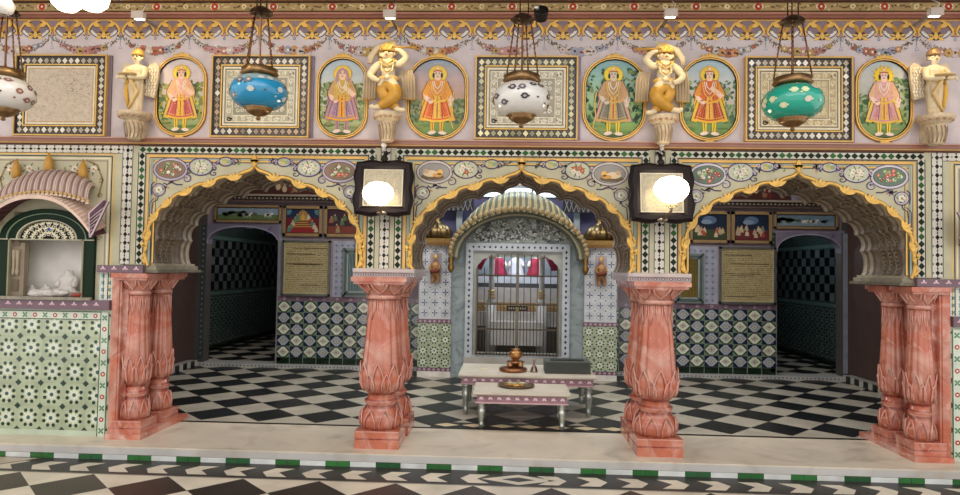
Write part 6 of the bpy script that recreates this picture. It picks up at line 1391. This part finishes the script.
# wrapped idols in the left niche
zs = 1.40
def idol(px, py, s, label, flat=False):
    c = at(px, py, .13); r = empty('wrapped_idol', (c.x, .13, zs), label, 'statue', 'plastic wrapped idols in the niche')
    J = [((0, 0, .05), .05), ((0, 0, .11), .04), ((0, 0, .15), .02), ((0, 0, .185), .032), ((.055, 0, .12), .018), ((.06, -.04, .06), .016), ((-.055, 0, .12), .018), ((-.06, -.04, .06), .016), ((.08, -.03, .02), .028), ((.0, -.06, .015), .02), ((-.08, -.03, .02), .028)]
    J = [((p[0][0]*s, p[0][1]*s, p[0][2]*s),) + tuple(x*s for x in p[1:]) for p in J]
    skin_body('body', J, [(0, 1), (1, 2), (2, 3), (1, 4), (4, 5), (1, 6), (6, 7), (0, 8), (8, 9), (0, 10)], 'plastic_wrap', r, 2)
    mb = MB(); mb.smooth = True; mb.lathe([(.1*s, 0), (.12*s, .01*s), (.11*s, .03*s), (.09*s, .035*s)], 18, (0, -.01, 0), H('#d3cdc8'), sy=.7); mb.build('seat', 'plastic_wrap', r)
idol(69, 275, 1.5, 'largest clear-wrapped seated idol in the left niche')
idol(46, 285, .68, 'tiny wrapped idol left of the largest one in the niche')
idol(32, 285, .6, 'tiny wrapped idol with a red top, outermost left in the niche')
c = at(51, 291, -.035); mb = MB(); random.seed(4)
for i in range(26): mb.ell((c.x+random.uniform(-.17, .14), -.03+random.uniform(-.02, .02), zs+.035+random.uniform(-.012, .012)), (random.uniform(.04, .07), .04, random.uniform(.025, .04)), H('#d8d2cc'), 10, 6)
tag(mb.build('wrapped_bundle', 'plastic_wrap', None, (c.x, 0, zs)), 'long crumpled white bundle lying on the niche sill before the idols', 'bundle')
c = at(79, 289, .02); mb = MB(); mb.smooth = True; mb.lathe([(.04, 0), (.055, .02), (.06, .04), (.05, .045), (0, .04)], 14, (c.x+.02, -.03, zs+.0), H('#8a3d2c')); tag(mb.build('red_bowl', 'gloss', None, (c.x, .02, zs)), 'small rust red bowl beside the largest wrapped idol', 'bowl')
# ================================================================ LIGHT
W = bpy.data.worlds.new('world'); bpy.context.scene.world = W; W.use_nodes = True; bg = W.node_tree.nodes['Background']; bg.inputs[0].default_value = (1, .96, .93, 1); bg.inputs[1].default_value = 1.3
def area(name, loc, tgt, size, sy, e, col):
    ld = bpy.data.lights.new(name, 'AREA'); ld.shape = 'RECTANGLE'; ld.size = size; ld.size_y = sy; ld.energy = e; ld.color = col
    o = bpy.data.objects.new(name, ld); C.objects.link(o); o.location = loc; o.rotation_euler = (Vector(tgt)-Vector(loc)).to_track_quat('-Z', 'Y').to_euler(); return o
def point(name, loc, e, col, r=.1):
    ld = bpy.data.lights.new(name, 'POINT'); ld.energy = e; ld.color = col; ld.shadow_soft_size = r; o = bpy.data.objects.new(name, ld); C.objects.link(o); o.location = loc
area('courtyard_daylight', (0, -9, 7), (0, 0, 1.5), 12, 4, 260, (1, .98, .95))
point('chandelier_light', (at(80, 0, -1.9).x, -1.9, 4.1), 18, (1, .8, .55), .1)
point('sanctum_light', (SX, YS+.9, 2.6), 55, (.9, .95, 1), .15)
area('skylight_light', (0, YB-.4, 4.6), (0, YS-.6, 2.4), 1.6, .8, 60, (.72, .88, 1))
area('hall_fill', (0, 2.0, 4.9), (0, 4.4, 0), 7, 2.0, 270, (1, .97, .92))  # added fill without a fitting, brightens the hall and back wall
point('passage_fill', (-4.6, 6.6, 2.5), 20, (1, .97, .92), .2); point('passage_fill', (4.6, 6.6, 2.5), 20, (.8, .92, 1), .2)  # added fills without fittings, lift the dark passages behind the doorways
sc = bpy.context.scene; sc.view_settings.view_transform = 'Standard'; sc.view_settings.look = 'None'; sc.view_settings.gamma = 1; sc.view_settings.exposure = .16; sc.view_settings.use_curve_mapping = False
sc.cycles.max_bounces = 6; sc.cycles.diffuse_bounces = 4
